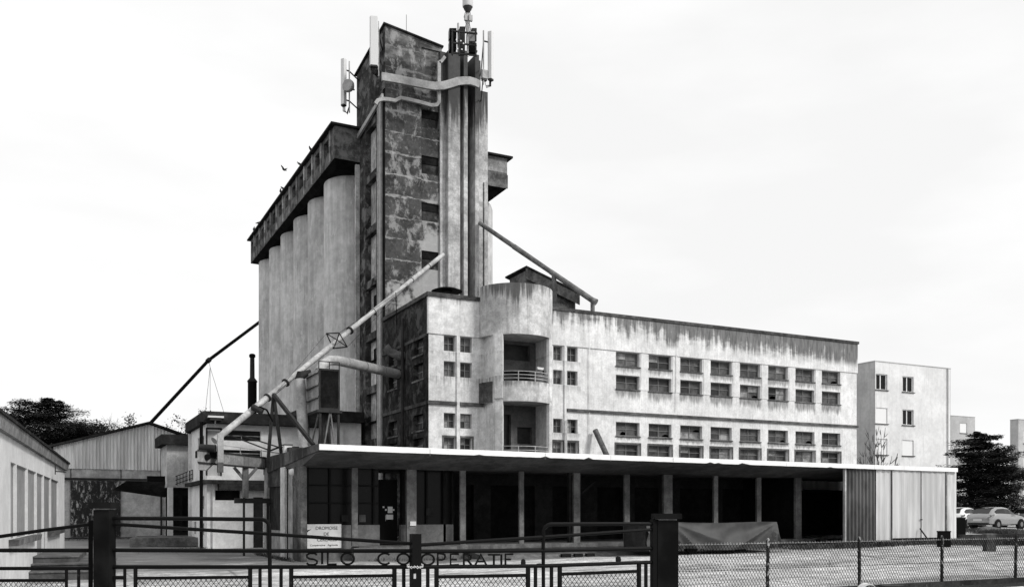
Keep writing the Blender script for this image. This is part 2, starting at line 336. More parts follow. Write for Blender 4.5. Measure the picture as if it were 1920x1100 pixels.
def wall(mb, axis, pl, a0, a1, z0, z1, holes=(), d=.22, out=-1):
    """wall sheet with real openings and reveals of depth d going inward (away from out)"""
    us = sorted({a0, a1, *[h[0] for h in holes], *[h[1] for h in holes]}); zs = sorted({z0, z1, *[h[2] for h in holes], *[h[3] for h in holes]})
    us = [u for u in us if a0 <= u <= a1]; zs = [z for z in zs if z0 <= z <= z1]
    def pt(u, z, off=0): return (u, pl-out*off, z) if axis == 'x' else (pl-out*off, u, z)
    for i in range(len(us)-1):
        for j in range(len(zs)-1):
            cu = (us[i]+us[i+1])/2; cz = (zs[j]+zs[j+1])/2
            if any(h[0] < cu < h[1] and h[2] < cz < h[3] for h in holes): continue
            mb.quad(pt(us[i],zs[j]), pt(us[i+1],zs[j]), pt(us[i+1],zs[j+1]), pt(us[i],zs[j+1]))
    for h in holes:
        u0,u1,y0,y1 = h[:4]; c = [(u0,y0),(u1,y0),(u1,y1),(u0,y1)]
        for k in range(4):
            a, b = c[k], c[(k+1) % 4]; mb.quad(pt(*a), pt(*b), pt(*b, d), pt(*a, d))
    return mb
def corrug(mb, a, b, z0, z1, pitch=.18, amp=.025, topf=None):
    """corrugated sheet between two plan points, outward side towards -Y"""
    a = Vector((a[0],a[1],0)); b = Vector((b[0],b[1],0)); L = (b-a).length; d = (b-a)/L; nn = Vector((d.y,-d.x,0))
    n = max(2, int(L/pitch*4)); pv = None
    for i in range(n+1):
        u = L*i/n; ph = (u/pitch) % 1; o = amp if ph < .25 or ph >= .75 else -amp
        q = a+d*u+nn*o; zt = topf(u) if topf else z1
        cur = (Vector((q.x,q.y,z0)), Vector((q.x,q.y,zt)))
        if pv: mb.quad(pv[0], cur[0], cur[1], pv[1])
        pv = cur
    return mb
# ================================================================== SETTING
def ground():
    mb = MB(); xs = [-400,-200,-100,-60,-40]+[-30+2*i for i in range(56)]+[85,100,130,180,260,400]
    ys = [-60,-20,0,6]+[10+2*i for i in range(36)]+[90,110,140,200,300,500]
    vs = []; fs = []; n = len(xs)
    for y in ys:
        for x in xs:
            w = .03*math.sin(x*.7+y*.4)*math.sin(y*.9-x*.3) if 12 < y < 60 and -25 < x < 60 else 0
            z = gz(x, y)+w*(0 if y < 27 and y > 12 and abs(y-13.8) < 2 else 1)
            if y < 11: z = gz(x, y)-.12
            vs.append((x, y, z-.02))
    for j in range(len(ys)-1):
        for i in range(n-1): fs.append((j*n+i, j*n+i+1, (j+1)*n+i+1, (j+1)*n+i))
    mb.add(vs, fs); mb.build('ground', 'ground', smooth=True, origin=(0,0,0), kind='structure')
    mb = MB(); mb.box(-300, 300, -20, 7.5, -.3, -.11); mb.build('road', 'asphalt', origin=(0,0,0), kind='structure')
    mb = MB(); mb.hexa([(-40,7.6,-.3),(90,7.6,-.3),(90,13.5,-.3),(-40,13.5,-.3)],[(-40,7.6,-.06),(90,7.6,.5),(90,13.5,.5),(-40,13.5,-.06)]) if False else mb.quad((10.5,7.6,-.1),(60,7.6,-.1),(60,13.7,-.01),(10.5,13.7,-.01)); mb.build('pavement', 'asphalt', origin=(20,10,0), kind='structure')
    # car park behind the shed
    mb = MB(); mb.quad((40,31,gz(40)+.005),(150,31,.51),(150,75,.51),(40,75,gz(40)+.005)); mb.build('parking_lot', 'asphalt', origin=(60,40,0), kind='structure')
ground()

def pane(win, x0, x1, z0, z1, T, seed, broken, mat):
    rnd = random.Random(seed); mb = MB(); xm = (x0+x1)/2; zm = (z0+z1)/2
    cells = [(x0,xm,z0,zm),(xm,x1,z0,zm),(x0,xm,zm,z1),(xm,x1,zm,z1)]
    for i, (a,b,c,d) in enumerate(cells):
        if broken and i == broken-1:
            u = a+(b-a)*rnd.uniform(.25,.5); w = c+(d-c)*rnd.uniform(.2,.45)
            k = [(a,c),(u,c),(u+(b-a)*.08,w),((u+b)/2,w+(d-c)*.2),(b,w+(d-c)*.05),(b,d),(a,d)]
            mb.quad(*[(p,T,q) for p,q in k])
        else: mb.quad((a,T,c),(b,T,c),(b,T,d),(a,T,d))
    o = mb.build('pane', mat, win); o.data.materials.append(MT['glass%d' % rnd.choice((2,3,4,4))])
    for p in o.data.polygons:
        if rnd.random() < .3: p.material_index = 1
    return o
def window(root, x0, x1, z0, z1, T, seed=0, broken=0, border=False, d=.2, mat=None):
    rnd = random.Random(seed+99); mb = MB(); t = T+d-.04; e = .035
    for a,b,c,q in ((x0,x0+e,z0,z1),(x1-e,x1,z0,z1),(x0+e,x1-e,z0,z0+e),(x0+e,x1-e,z1-e,z1)): mb.box(a,b,t,t+.035,c,q)
    xm = (x0+x1)/2; zm = (z0+z1)/2; mb.box(xm-.012,xm+.012,t,t+.03,z0+e,z1-e)
    mb.box(x0+e,xm-.012,t+.002,t+.028,zm-.01,zm+.01); mb.box(xm+.012,x1-e,t+.002,t+.028,zm-.01,zm+.01)
    w = mb.build('window', 'mullion', root)
    pane(w, x0+e, x1-e, z0+e, z1-e, t+.034, seed, broken, mat or 'glass%d' % rnd.choice((0,0,1,2,0,3)))
    if border:
        mb = MB(); o = .07
        for a,b,c,q in ((x0-o,x0,z0-o,z1+o),(x1,x1+o,z0-o,z1+o),(x0,x1,z1,z1+o),(x0,x1,z0-o,z0)): mb.box(a,b,T-.02,T,c,q)
        mb.build('surround', 'course', w)
    return w

# ================================================================== STORAGE BUILDING (long facade, round stair bay, corner block)
TF = 34.5; XA = 13.5; XE = 37.2; ZT = 10.38
def storage():
    r = thing('storage_building', (25, 38, .2), 'long pale storage building with rows of small broken windows and a round stair bay', 'building')
    rows = [(8.15,8.78),(7.12,7.74),(5.03,5.64),(4.1,4.66)]
    # --- corner block
    n1 = [(14.16,14.67),(14.88,15.41)]; holes = [(a,b,c,d) for a,b in n1 for c,d in rows]
    wall(MB(), 'x', TF, XA, 15.97, 3.4, 8.8, holes).build('corner_wall', 'corner', r)
    k = 0
    for a,b in n1:
        for i,(c,d) in enumerate(rows): window(r, a,b,c,d, TF, 10+k, border=(i == 3)); k += 1
    MB().box(14.705,14.845,TF-.06,TF+.02,3.5,8.8).build('mullion_strip', 'corner', r)
    MB().box(XA-.03,15.75,TF-.05,TF+.1,8.8,ZT-.09).build('attic_panel', 'corner', r)
    # --- long wall
    xs = [22.43+1.764*i for i in range(8)]; WW = 1.27
    holes = [(x,x+WW,c,d) for x in xs for c,d in rows]; n2 = [(19.23,19.7),(19.92,20.45)]
    holes += [(a,b,c,d) for a,b in n2 for c,d in rows]
    wall(MB(), 'x', TF, 18.9, XE, 3.4, 8.8, holes).build('facade_wall', 'facade', r)
    br = {(3,0,0):0,(7,0,0):2,(4,1,0):2,(5,1,0):1,(0,2,0):1,(1,2,0):2,(2,2,0):4,(5,2,0):2,(6,2,0):2,(1,1,1):3,(1,2,1):2}
    for i,x in enumerate(xs):
        for j,(c,d) in enumerate(rows): window(r, x, x+WW, c, d, TF, i*7+j, br.get((i,j,0),0), border=(j == 3))
    for i,(a,b) in enumerate(n2):
        for j,(c,d) in enumerate(rows): window(r, a, b, c, d, TF, 80+i*7+j, br.get((i,j,1),0), border=(j == 3))
    MB().box(19.76,19.86,TF-.06,TF+.02,3.5,8.8).build('mullion_strip', 'facade', r)
    MB().box(18.9,XE+.03,TF-.05,TF+.12,8.8,ZT-.09).build('attic_panel', 'facade', r)
    for i,x in enumerate(xs):
        for j,(c,d) in enumerate(rows[:3]): MB().box(x-.03,x+WW+.03,TF-.05,TF-.021,c-.055,c-.004).build('sill', 'course', r)
    # piers between the windows stand slightly proud
    for i in range(7):
        MB().box(xs[i]+WW+.06, xs[i+1]-.05, TF-.02, TF-.001, 7.12, 8.795).build('pier', 'facade', r)
    # string course and coping
    MB().box(XA-.06,14.7,TF-.09,TF+.05,5.96,6.1).box(14.85,15.9,TF-.09,TF+.05,5.96,6.1).box(19.9,XE+.06,TF-.09,TF+.05,5.98,6.09).build('string_course', 'course', r)
    MB().box(XA-.1,15.8,TF-.12,TF+.25,ZT-.09,ZT+.07).box(18.9,XE+.08,TF-.1,TF+.3,ZT-.09,ZT+.04).box(XA-.1,XA+.2,TF+.25,40.15,ZT-.09,ZT+.07).box(XE-.2,XE+.08,TF+.3,46,ZT-.09,ZT+.04).build('coping', 'cap', r)
    # --- left flank of the corner block, almost black with algae
    fl = [(35.13,36.25,c,d) for c,d in rows]+[(38.3,39.4,c,d) for c,d in rows]
    wall(MB(), 'y', XA, TF, 40.2, 3.4, 10.3, fl, d=.25).build('flank_wall', 'grimy', r)
    f = MB()
    for (a,b,c,d) in fl:
        f.box(XA+.001,XA+.09,a-.11,a-.0,c-.05,d+.12); f.box(XA-.03,XA+.1,a-.14,b+.14,c-.12,c-.05)
    f.build('flank_surround', 'grimywin', r)
    for a,b,c,d in fl:
        mb = MB(); mb.box(XA+.2,XA+.23,a,b,(c+d)/2-.02,(c+d)/2+.02).box(XA+.2,XA+.23,(a+b)/2-.02,(a+b)/2+.02,c,(c+d)/2-.02)
        w = mb.build('window', 'mullion', r); MB().quad((XA+.235,a,c),(XA+.235,b,c),(XA+.235,b,d),(XA+.235,a,d)).build('pane', 'glass2', w)
    MB().box(XA-.05,XA,TF+.1,40.2,8.72,8.84).box(XA-.06,XA,TF-.04,40.2,5.96,6.1).build('flank_band', 'cap', r)
    MB().box(XA-.03,XA,TF,TF+.42,3.5,8.72).box(XA-.04,XA,36.85,37.1,3.5,8.72).build('flank_pier', 'grimy', r)
    MB().tube([(XA-.12,37.25,3.6),(XA-.12,37.25,9.9)], .07, 8).build('downpipe', 'steel', r, smooth=True)
    # swan-neck vent
    a = PS(757,665,XA); MB().tube([a+Vector((.1,0,-.05)), a+Vector((-.25,0,-.05)), a+Vector((-.6,.1,.12)), a+Vector((-.78,.15,.3))], .16, 12, radii=[.2,.2,.18,.2]).build('vent_cowl', 'tube_dark', r, smooth=True)
    # --- roof, end and back
    MB().box(XA+.2,XE-.2,TF+.15,46,10.0,10.15).build('roof', 'cap', r)
    MB().box(XE-.05,XE,TF+.13,46,3.0,ZT-.1).box(XA+.25,XE-.05,45.9,46,0,ZT-.2).build('end_wall', 'facade', r)
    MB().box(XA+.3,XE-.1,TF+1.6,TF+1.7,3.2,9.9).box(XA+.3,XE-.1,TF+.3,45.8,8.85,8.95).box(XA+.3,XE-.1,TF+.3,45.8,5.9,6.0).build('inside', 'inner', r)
    # --- round bay
    cx, cy, RR = 17.34, TF, 1.62
    b = MB(); b.lathe((cx,cy,0), [(RR,8.8),(RR,10.86),(RR-.12,10.86),(RR-.12,10.5),(.01,10.5)], 56, 0, 360, cap=False); b.lathe((cx,cy,0), [(RR,8.8),(.01,8.8)], 56, cap=False)
    b.build('drum', 'drum', r, smooth=True)
    MB().box(15.7,18.95,TF+.02,TF+.1,8.8,10.75).build('drum_back', 'drum', r)
    b = MB(); b.lathe((cx,cy,0), [(RR,6.09),(RR,6.91),(RR-.12,6.91),(RR-.12,6.25),(.01,6.25)], 56, 180, 360); b.lathe((cx,cy,0), [(RR,6.09),(.01,6.09)], 56, 180, 360)
    b.build('balcony', 'drum', r, smooth=True)
    b = MB(); b.lathe((cx,cy,0), [(RR,3.2),(RR,4.0),(RR-.12,4.0),(RR-.12,3.4),(.01,3.4)], 56, 180, 360); b.build('balcony', 'drum', r, smooth=True)
    b = MB(); b.lathe((cx,cy,0), [(RR+.012,6.07),(RR+.012,6.915)], 12, 181, 211); b.build('balcony_stain_panel', 'endwall', r, smooth=True)
    for z0,z1 in ((4.0,6.09),(6.91,8.8)):
        zb = z0-.7
        MB().box(15.97,16.09,33.5,TF,zb,z1).build('bay_side_wall', 'corner', r)
        MB().hexa([(15.97,33.5,zb),(16.2,33.26,zb),(16.32,33.4,zb),(16.09,33.62,zb)],[(15.97,33.5,z1),(16.2,33.26,z1),(16.32,33.4,z1),(16.09,33.62,z1)]).build('bay_pier', 'corner', r)
        MB().box(18.38,18.5,33.28,TF-.001,zb,z1).build('bay_inner_wall', 'corner', r)
        j = MB(); j.lathe((cx,cy,0), [(RR-.01,zb),(RR-.01,z1)], 14, 309, 360).lathe((cx,cy,0), [(RR-.14,zb),(RR-.14,z1)], 14, 309, 360)
        a = R(309); c_, s_ = math.cos(a), math.sin(a)
        j.quad((cx+(RR-.01)*c_,cy+(RR-.01)*s_,zb),(cx+(RR-.14)*c_,cy+(RR-.14)*s_,zb),(cx+(RR-.14)*c_,cy+(RR-.14)*s_,z1),(cx+(RR-.01)*c_,cy+(RR-.01)*s_,z1))
        j.build('bay_curved_jamb', 'corner', r, smooth=True)
    hs = [(16.35,18.1,8.0,8.66),(16.35,18.1,6.95,7.55),(16.5,17.2,4.2,5.7),(17.5,18.2,4.5,5.2)]
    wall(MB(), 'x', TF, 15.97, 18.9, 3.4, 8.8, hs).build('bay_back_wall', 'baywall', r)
    for a,b_,c,d in hs: MB().quad((a,TF+.2,c),(b_,TF+.2,c),(b_,TF+.2,d),(a,TF+.2,d)).build('bay_window', 'glass3', r)
    for zr, zs in ((6.91,.42),(4.0,.3)):
        q = MB(); n = 16
        for h in ((.12,.26,.4) if zs > .4 else (.12,.28)):
            q.tube([(cx+(RR-.06)*math.cos(R(222+88*i/n)), cy+(RR-.06)*math.sin(R(222+88*i/n)), zr+h) for i in range(n+1)], .017, 6)
        for a in (223,250,277,308): q.tube([(cx+(RR-.06)*math.cos(R(a)), cy+(RR-.06)*math.sin(R(a)), zr-.02),(cx+(RR-.06)*math.cos(R(a)), cy+(RR-.06)*math.sin(R(a)), zr+zs)], .02, 6)
        q.build('railing', 'galv', r, smooth=True)
    # joints / cable runs on the facade
    q = MB()
    for x, z0, z1 in ((21.0,3.6,10.2),(25.68,6.3,10.2),(18.98,3.6,10.2)): q.box(x,x+.03,TF-.065,TF-.052,z0,z1)
    q.build('cable_cover', 'facade', r)
    # leaning spout against the wall
    a = PT(1116,806,34.3); b_ = PT(1139,856,33.6)
    MB().tube([a,(a+b_)/2,b_], .12, 12).build('wall_spout', 'tube_dark', r, smooth=True)
    # thin pale drain bent at the foot
    MB().tube([(19.81,34.36,5.6),(19.81,34.36,4.15),(20.3,33.9,3.75)], .035, 6).build('drain', 'corner', r)
storage()
c = PT(1014,692,33.2); t = thing('security_camera', c, 'small white security camera above the upper balcony railing of the round bay', 'camera')
MB().hexa([c+Vector(v) for v in ((-.16,-.04,-.01),(.1,-.04,-.03),(.1,.04,-.03),(-.16,.04,-.01))],[c+Vector(v) for v in ((-.19,-.045,.08),(.12,-.045,.065),(.12,.045,.065),(-.19,.045,.08))]).build('housing', 'antenna', t)
MB().bar(c+Vector((.1,0,0)), c+Vector((.35,.4,-.12)), .05).build('bracket', 'steel', t)

# roof vent with round cap
c = PT(838,546,38.2); t = thing('roof_vent', (c.x,c.y,10.15), 'black round mushroom vent cap on the roof of the corner block', 'vent')
MB().lathe((c.x,c.y,c.z), [(.02,.16),(.45,.1),(.7,.0),(.68,-.03),(.02,-.02)], 32, cap=False).build('cap', 'black', t, smooth=True)
MB().tube([(c.x,c.y,10.1),(c.x,c.y,c.z)], .22, 16).build('shaft', 'steel', t, smooth=True)
# roof shed
def roofshed():
    x0,x1,y0,y1 = 19.75,22.4,38,39.75; r = thing('roof_shed', (21,38.8,10.15), 'small dark mono-pitch machine shed on the roof behind the round bay', 'shed')
    def h(x): return 12.93-(x-x0)*(12.93-12.0)/(x1-x0)
    w = MB(); w.hexa([(x0,y0,10.1),(x1,y0,10.1),(x1,y1,10.1),(x0,y1,10.1)],[(x0,y0,h(x0)-.05),(x1,y0,h(x1)-.05),(x1,y1,h(x1)-.05),(x0,y1,h(x0)-.05)]); w.build('wall', 'gallery', r)
    MB().hexa([(x0-.15,y0-.25,h(x0)-.5),(x1+.1,y0-.25,h(x1)-.5),(x1+.1,y0-.22,h(x1)-.5),(x0-.15,y0-.22,h(x0)-.5)],[(x0-.15,y0-.25,h(x0)+.02),(x1+.1,y0-.25,h(x1)+.02),(x1+.1,y0-.22,h(x1)+.02),(x0-.15,y0-.22,h(x0)+.02)]).build('apron', 'cap', r)
    MB().hexa([(x0-.15,y0-.3,h(x0)+.021),(x1+.12,y0-.3,h(x1)+.021),(x1+.12,y1+.2,h(x1)+.021),(x0-.15,y1+.2,h(x0)+.021)],[(x0-.15,y0-.3,h(x0)+.09),(x1+.12,y0-.3,h(x1)+.09),(x1+.12,y1+.2,h(x1)+.09),(x0-.15,y1+.2,h(x0)+.09)]).build('roof', 'slab', r)
    MB().box(x0-.004,x0,y0+.5,y0+1.2,12.0,12.45).build('opening', 'black', r)
    MB().tube([(x0+.5,y0-.5,10.1),(x0+.5,y0-.5,12.05)], .17, 12).build('flue', 'tube_dark', r, smooth=True)
roofshed()

# ================================================================== ELEVATOR TOWER
TT = 40.2; XL = 13.6
def tower():
    r = thing('elevator_tower', (16, 42, 0), 'tall blackened concrete elevator tower carrying phone antennas and cable trays', 'tower')
    win = [(15.4,16.27,z-.85,z) for z in (20.45,18.3,16.1,13.85,11.7)]
    wall(MB(), 'x', TT, XL, 15.37, 0, 23.4).build('front_wall', 'tower', r)
    wall(MB(), 'x', TT+.07, 15.37, 16.3, 0, 23.3, win, d=.24).build('window_bay', 'tower', r)
    for a,b,c,d in win:
        w = MB().box(a,b,TT+.17,TT+.2,c,d).build('window', 'towside', r)
        MB().box(a,b,TT+.13,TT+.169,d-.36,d-.001).build('louvre_and_shade', 'recess', w)  # dark strip: shade at the recess top, put in as a near-black piece
    h = MB(); fl = (XL,TT,23.9); fr = (16.4,TT,23.5); br_ = (16.4,44.6,23.1); bl = (XL,44.6,23.45)
    h.quad((XL,TT,23.4),(15.37,TT,23.4),(15.37,TT,23.69),fl); h.quad((15.37,TT,23.3),(16.4,TT,23.3),(16.4,TT,23.5),(15.37,TT,23.69))
    h.build('parapet', 'tower', r)
    o = .1; up = Vector((0,0,.07)); q = [Vector((XL-o,TT-o,23.92)),Vector((16.45,TT-o,23.5)),Vector((16.45,44.7,23.12)),Vector((XL-o,44.7,23.47))]
    MB().hexa(q, [v+up for v in q]).build('roof', 'slab', r)
    # left side: piers and recessed panels
    s = MB(); s.add([(XL,TT,0),(XL,41.5,0),(XL,41.5,23.74),(XL,TT,23.9)], [(0,1,2,3)]); s.add([(XL,43.15,0),(XL,44.6,0),(XL,44.6,23.45),(XL,43.15,23.58)], [(0,1,2,3)])
    s.add([(XL,41.5,20.6),(XL,43.15,20.6),(XL,43.15,23.58),(XL,41.5,23.74)], [(0,1,2,3)])
    for y in (41.5,43.15): s.quad((XL,y,0),(XL+.3,y,0),(XL+.3,y,20.6),(XL,y,20.6))
    zs = [20.6-.35-i*2.55 for i in range(9)]
    for z in zs: s.box(XL+.02,XL+.28,41.5,43.15,z-.2,z+.15)
    s.build('side_wall', 'towside', r)
    for i,z in enumerate(zs[:8]):
        p = MB().quad((XL+.28,41.5,z-2.45),(XL+.28,43.15,z-2.45),(XL+.28,43.15,z),(XL+.28,41.5,z)).build('side_panel', 'towpanel' if i < 7 else 'recess', r)
        if i in (3,4): MB().box(XL+.2,XL+.275,41.7,42.5,z-1.5,z-.6).build('opening', 'recess', p)
    MB().box(XL+.02,18.7,44.45,44.6,0,23.1).box(18.72,18.8,TT+.3,44,0,21.9).build('back_wall', 'towside', r)
    # right half: stack of full-height pilasters
    MB().box(16.3,16.58,TT-.05,TT+.6,0,23.3).build('pilaster', 'pilaster', r)
    MB().box(16.6,17.2,TT-.32,TT+.6,0,23.3).build('pilaster', 'pilaster', r)
    MB().box(17.2,17.42,TT+.35,TT+.6,0,23.4).build('reveal', 'towside', r)
    MB().box(17.42,17.62,TT-.25,TT+.6,0,23.5).build('pilaster', 'pilaster', r)
    MB().box(17.62,18.06,TT+.8,TT+.9,0,23.4).build('reveal', 'recess', r)
    MB().box(18.06,18.26,TT-.15,TT+.9,0,23.5).build('pilaster', 'pilaster', r)
    MB().box(18.27,18.8,TT+.02,TT+.3,0,21.9).box(18.27,18.55,TT+.31,TT+1.5,21.9,23.5).build('front_wall', 'pilaster', r)
    MB().box(18.56,18.6,TT-.02,TT+.015,9,17.5).build('crack_strip', 'towside', r)
    MB().box(16.4,18.5,TT+.95,43.8,22.2,23.5).build('lift_head', 'towside', r)
    MB().tube([(17.86,TT+.55,9.5),(17.86,TT+.55,22)], .12, 10).build('downpipe', 'tube_dark', r, smooth=True)
    # vertical runs on the left corner
    MB().tube([(XL-.09,40.95,3),(XL-.09,40.95,20.35),(XL-.02,40.9,20.6)], .055, 8).build('conduit', 'galv', r, smooth=True)
    MB().box(XL-.14,XL-.0,40.45,40.75,3,20.6).build('conduit', 'tray', r)
    MB().box(XL-.06,XL-.003,TT-.02,40.4,0,21).build('corner_strip', 'recess', r)
    # cable trays: flat boxes running across the front
    def tray(px, w, T, dep=.12):
        pts = [PT(x,y,T) for x,y in px]; m = MB(); L = []
        for i,p in enumerate(pts):
            a = pts[max(i-1,0)]; b = pts[min(i+1,len(pts)-1)]; d = (b-a).normalized(); n = Vector((-d.z,0,d.x))*w/2; L.append((p-n,p+n))
        for i in range(len(pts)-1):
            (a,b),(c,d) = L[i],L[i+1]; e = Vector((0,-dep,0)); m.hexa([a,c,c+e,a+e],[b,d,d+e,b+e])
        m.build('cable_tray', 'tray', r)
    tray([(715,145),(740,149),(770,155),(800,161),(815,163),(830,162),(845,158),(857,154),(868,153),(880,153),(890,156),(898,160)], .36, TT-.33)
    tray([(703,196),(707,190),(716,187),(728,188),(740,190),(750,185),(770,189),(790,194),(808,199),(818,198),(822,192),(822,175),(822,150),(822,117)], .16, TT-.12)
    tray([(822,118),(826,117),(833,108)], .14, TT-.12)
    MB().bar((XL-.12,40.2,20.65),(XL-.12,44.5,20.1),.1,.22).build('cable_tray', 'tray', r)
tower()

def panel_antenna(top, bot, w, label, poleoff, tower_pt, dish=None, face=(-.7,-.7)):
    """tall flat antenna shell on a pole with two brackets"""
    top = Vector(top); bot = Vector(bot); fx = Vector((face[0],face[1],0)).normalized(); sx_ = Vector((-fx.y,fx.x,0))
    r = thing('panel_antenna', bot, label, 'antenna', 'phone antennas on the elevator tower')
    m = MB(); prof = [(-w/2,0),(-w*.38,.13),(w*.38,.13),(w/2,0),(w*.45,-.06),(-w*.45,-.06)]
    lo = [bot+sx_*a+fx*b for a,b in prof]; hi = [top+sx_*a+fx*b for a,b in prof]; n = 6
    m.add(lo+hi, [tuple(range(n))[::-1], tuple(range(n,2*n))]+[(i,(i+1)%n,n+(i+1)%n,n+i) for i in range(n)]); m.build('shell', 'antenna', r)
    MB().add([v+Vector((0,0,-.07)) for v in lo]+[v-Vector((0,0,.002)) for v in lo], [tuple(range(n))[::-1], tuple(range(n,2*n))]+[(i,(i+1)%n,n+(i+1)%n,n+i) for i in range(n)]).build('end_cap', 'antdark', r)
    pp = bot+Vector(poleoff); pq = Vector((pp.x,pp.y,top.z)); MB().tube([pp-Vector((0,0,.3)),pq+Vector((0,0,.0))], .035, 8).build('pole', 'galv', r, smooth=True)
    b = MB(); tp = Vector(tower_pt)
    for k in (.12,.78):
        q = pp.lerp(pq,k); b.bar(q, Vector((bot.x,bot.y,q.z)), .05); b.bar(q, Vector((tp.x,tp.y,q.z)), .045)
    b.build('bracket', 'steel', r)
    c = MB()
    for i in range(4):
        a = bot+sx_*(i-1.5)*w*.18-Vector((0,0,.07)); c.tube([a, a+Vector((0,0,-.22)), a.lerp(pp,.6)+Vector((0,0,-.3-.03*i)), pp+Vector((0,0,.05))], .014, 5)
    c.build('cables', 'black', r)
    return r
b = P(701,124,40.5); a = P(701,33,40.5)
panel_antenna(a, b, .37, 'large pale panel antenna on the front left corner of the tower top', (.28,.22,0), (XL-.0,40.6,0), face=(-.3,-1))
b = P(645,197,44.6); a = P(645,112,44.6); r = panel_antenna(a, b, .24, 'slim panel antenna behind the round dish on the left side of the tower', (.28,.05,0), (XL,44.3,0), face=(-.8,-.6))
c = P(653,161,44.2); t = thing('dish_antenna', c, 'small round grey dish antenna on the left side of the tower', 'antenna')
dv = Vector((-.75,-.66,0)); 
m = MB(); m.lathe((0,0,0), [(.01,.12),(.27,.1),(.3,.06),(.3,-.06),(.24,-.16),(.01,-.2)], 28, cap=False); rot = dv.to_track_quat('Z','Y').to_matrix(); m.v = [rot@v+c for v in m.v]; m.build('drum', 'equip', t, smooth=True)
MB().bar(c-dv*.15, c-dv*.15+Vector((.25,.1,-.05)), .06).build('mount', 'steel', t)
b = P(919,149,41.5); a = P(919,61,41.5)
panel_antenna(a, b, .24, 'slim panel antenna held off the right edge of the tower', (-.33,.0,0), (18.6,40.6,0), face=(.5,-.85))
c = P(908,141,41.4); MBt = thing('radio_unit', c, 'small pale radio unit low on the pole at the tower right edge', 'radio unit')
MB().box(c.x-.13,c.x+.13,c.y-.1,c.y+.1,c.z-.18,c.z+.2).build('case', 'equip', MBt); MB().box(c.x-.11,c.x+.11,c.y-.08,c.y+.08,c.z-.26,c.z-.181).build('connector', 'antdark', MBt)

def mast_head():
    ac = lambda x,y,Y=40.6: P(x,y,Y)
    r = thing('antenna_mast', ac(877,100), 'short mast with fat white cylinder antenna rising off the tower roof', 'antenna mast')
    top = ac(877,-22); bot = ac(877,14); m = MB(); m.lathe((bot.x,bot.y,0), [(.22,bot.z),(.235,bot.z+.03),(.235,top.z),(.05,top.z+.1)], 24); m.build('cylinder_antenna', 'antenna', r, smooth=True)
    MB().lathe((bot.x,bot.y,0), [(.05,bot.z-.26),(.17,bot.z-.1),(.2,bot.z-.001)], 20).build('collar', 'antdark', r, smooth=True)
    MB().tube([ac(877,100), ac(877,18)], .045, 8).build('pole', 'galv', r, smooth=True)
    for x,y in ((873,35),(881,36)):
        c = ac(x,y); MB().box(c.x-.08,c.x+.08,c.y-.12,c.y-.02,c.z-.13,c.z+.13).build('amplifier', 'equip', r)
    c = MB()
    for k in range(5):
        a = ac(873+2*k,22); c.tube([a, ac(870+3*k,32), ac(874+k*1.5,45), ac(871+3*k,60)], .016, 5)
    c.build('cables', 'black', r)
    f = thing('equipment_frame', ac(868,104), 'dark frame crowded with cabinets bolted to the head of the tower', 'equipment frame')
    b = MB(); Y = 40.5
    for x in (848,861,892): b.bar(ac(x,56,Y), ac(x,104,Y), .06)
    for y in (58,80,99): b.bar(ac(846,y,Y), ac(894,y+6,Y), .06)
    for x in (848,892): b.bar(ac(x,100,Y), ac(x+2,96,42), .06); b.bar(ac(x,60,Y), ac(x+2,64,42), .06)
    b.build('frame', 'steel', f)
    MB().tube([ac(859,44),ac(859,100)], .045, 8).build('pole', 'galv', f, smooth=True)
    for x0,y0,x1,y1,mt in ((843,53,856,71,'black'),(843,76,856,93,'black'),(876,59,893,77,'equip'),(862,50,872,98,'antdark'),(884,53,894,58,'antdark'),(877,82,893,98,'recess')):
        a = ac(x0,y0,40.8); b = ac(x1,y1,40.8); d = Vector((.1,.35,0)); e = b-a; lo = Vector((a.x,a.y,b.z)); hx = Vector((e.x,e.y,0))
        up = Vector((0,0,a.z-b.z)); MB().hexa([lo,lo+hx,lo+hx+d,lo+d],[lo+up,lo+up+hx,lo+up+hx+d,lo+up+d]).build('cabinet', mt, f)
        if x0 == 843: MB().hexa([lo-hx*.06,lo-hx*.04,lo-hx*.04+d*.98,lo-hx*.06+d*.98],[v+up for v in (lo-hx*.06,lo-hx*.04,lo-hx*.04+d*.98,lo-hx*.06+d*.98)]).build('cabinet_side', 'equip', f)
    s = MB()
    for x,y in ((864,77),(869,82),(866,93),(858,92),(893,80),(878,106)):
        c = ac(x,y,40.35); s.box(c.x-.025,c.x+.025,c.y-.02,c.y+.02,c.z-.025,c.z+.025)
    s.build('connectors', 'antenna', f)
mast_head()
MB().tube([P(762,70,43), P(762,28,43)], .012, 5).build('whip_antenna', 'twig', label='hair-thin whip antenna standing on the tower roof', category='antenna')

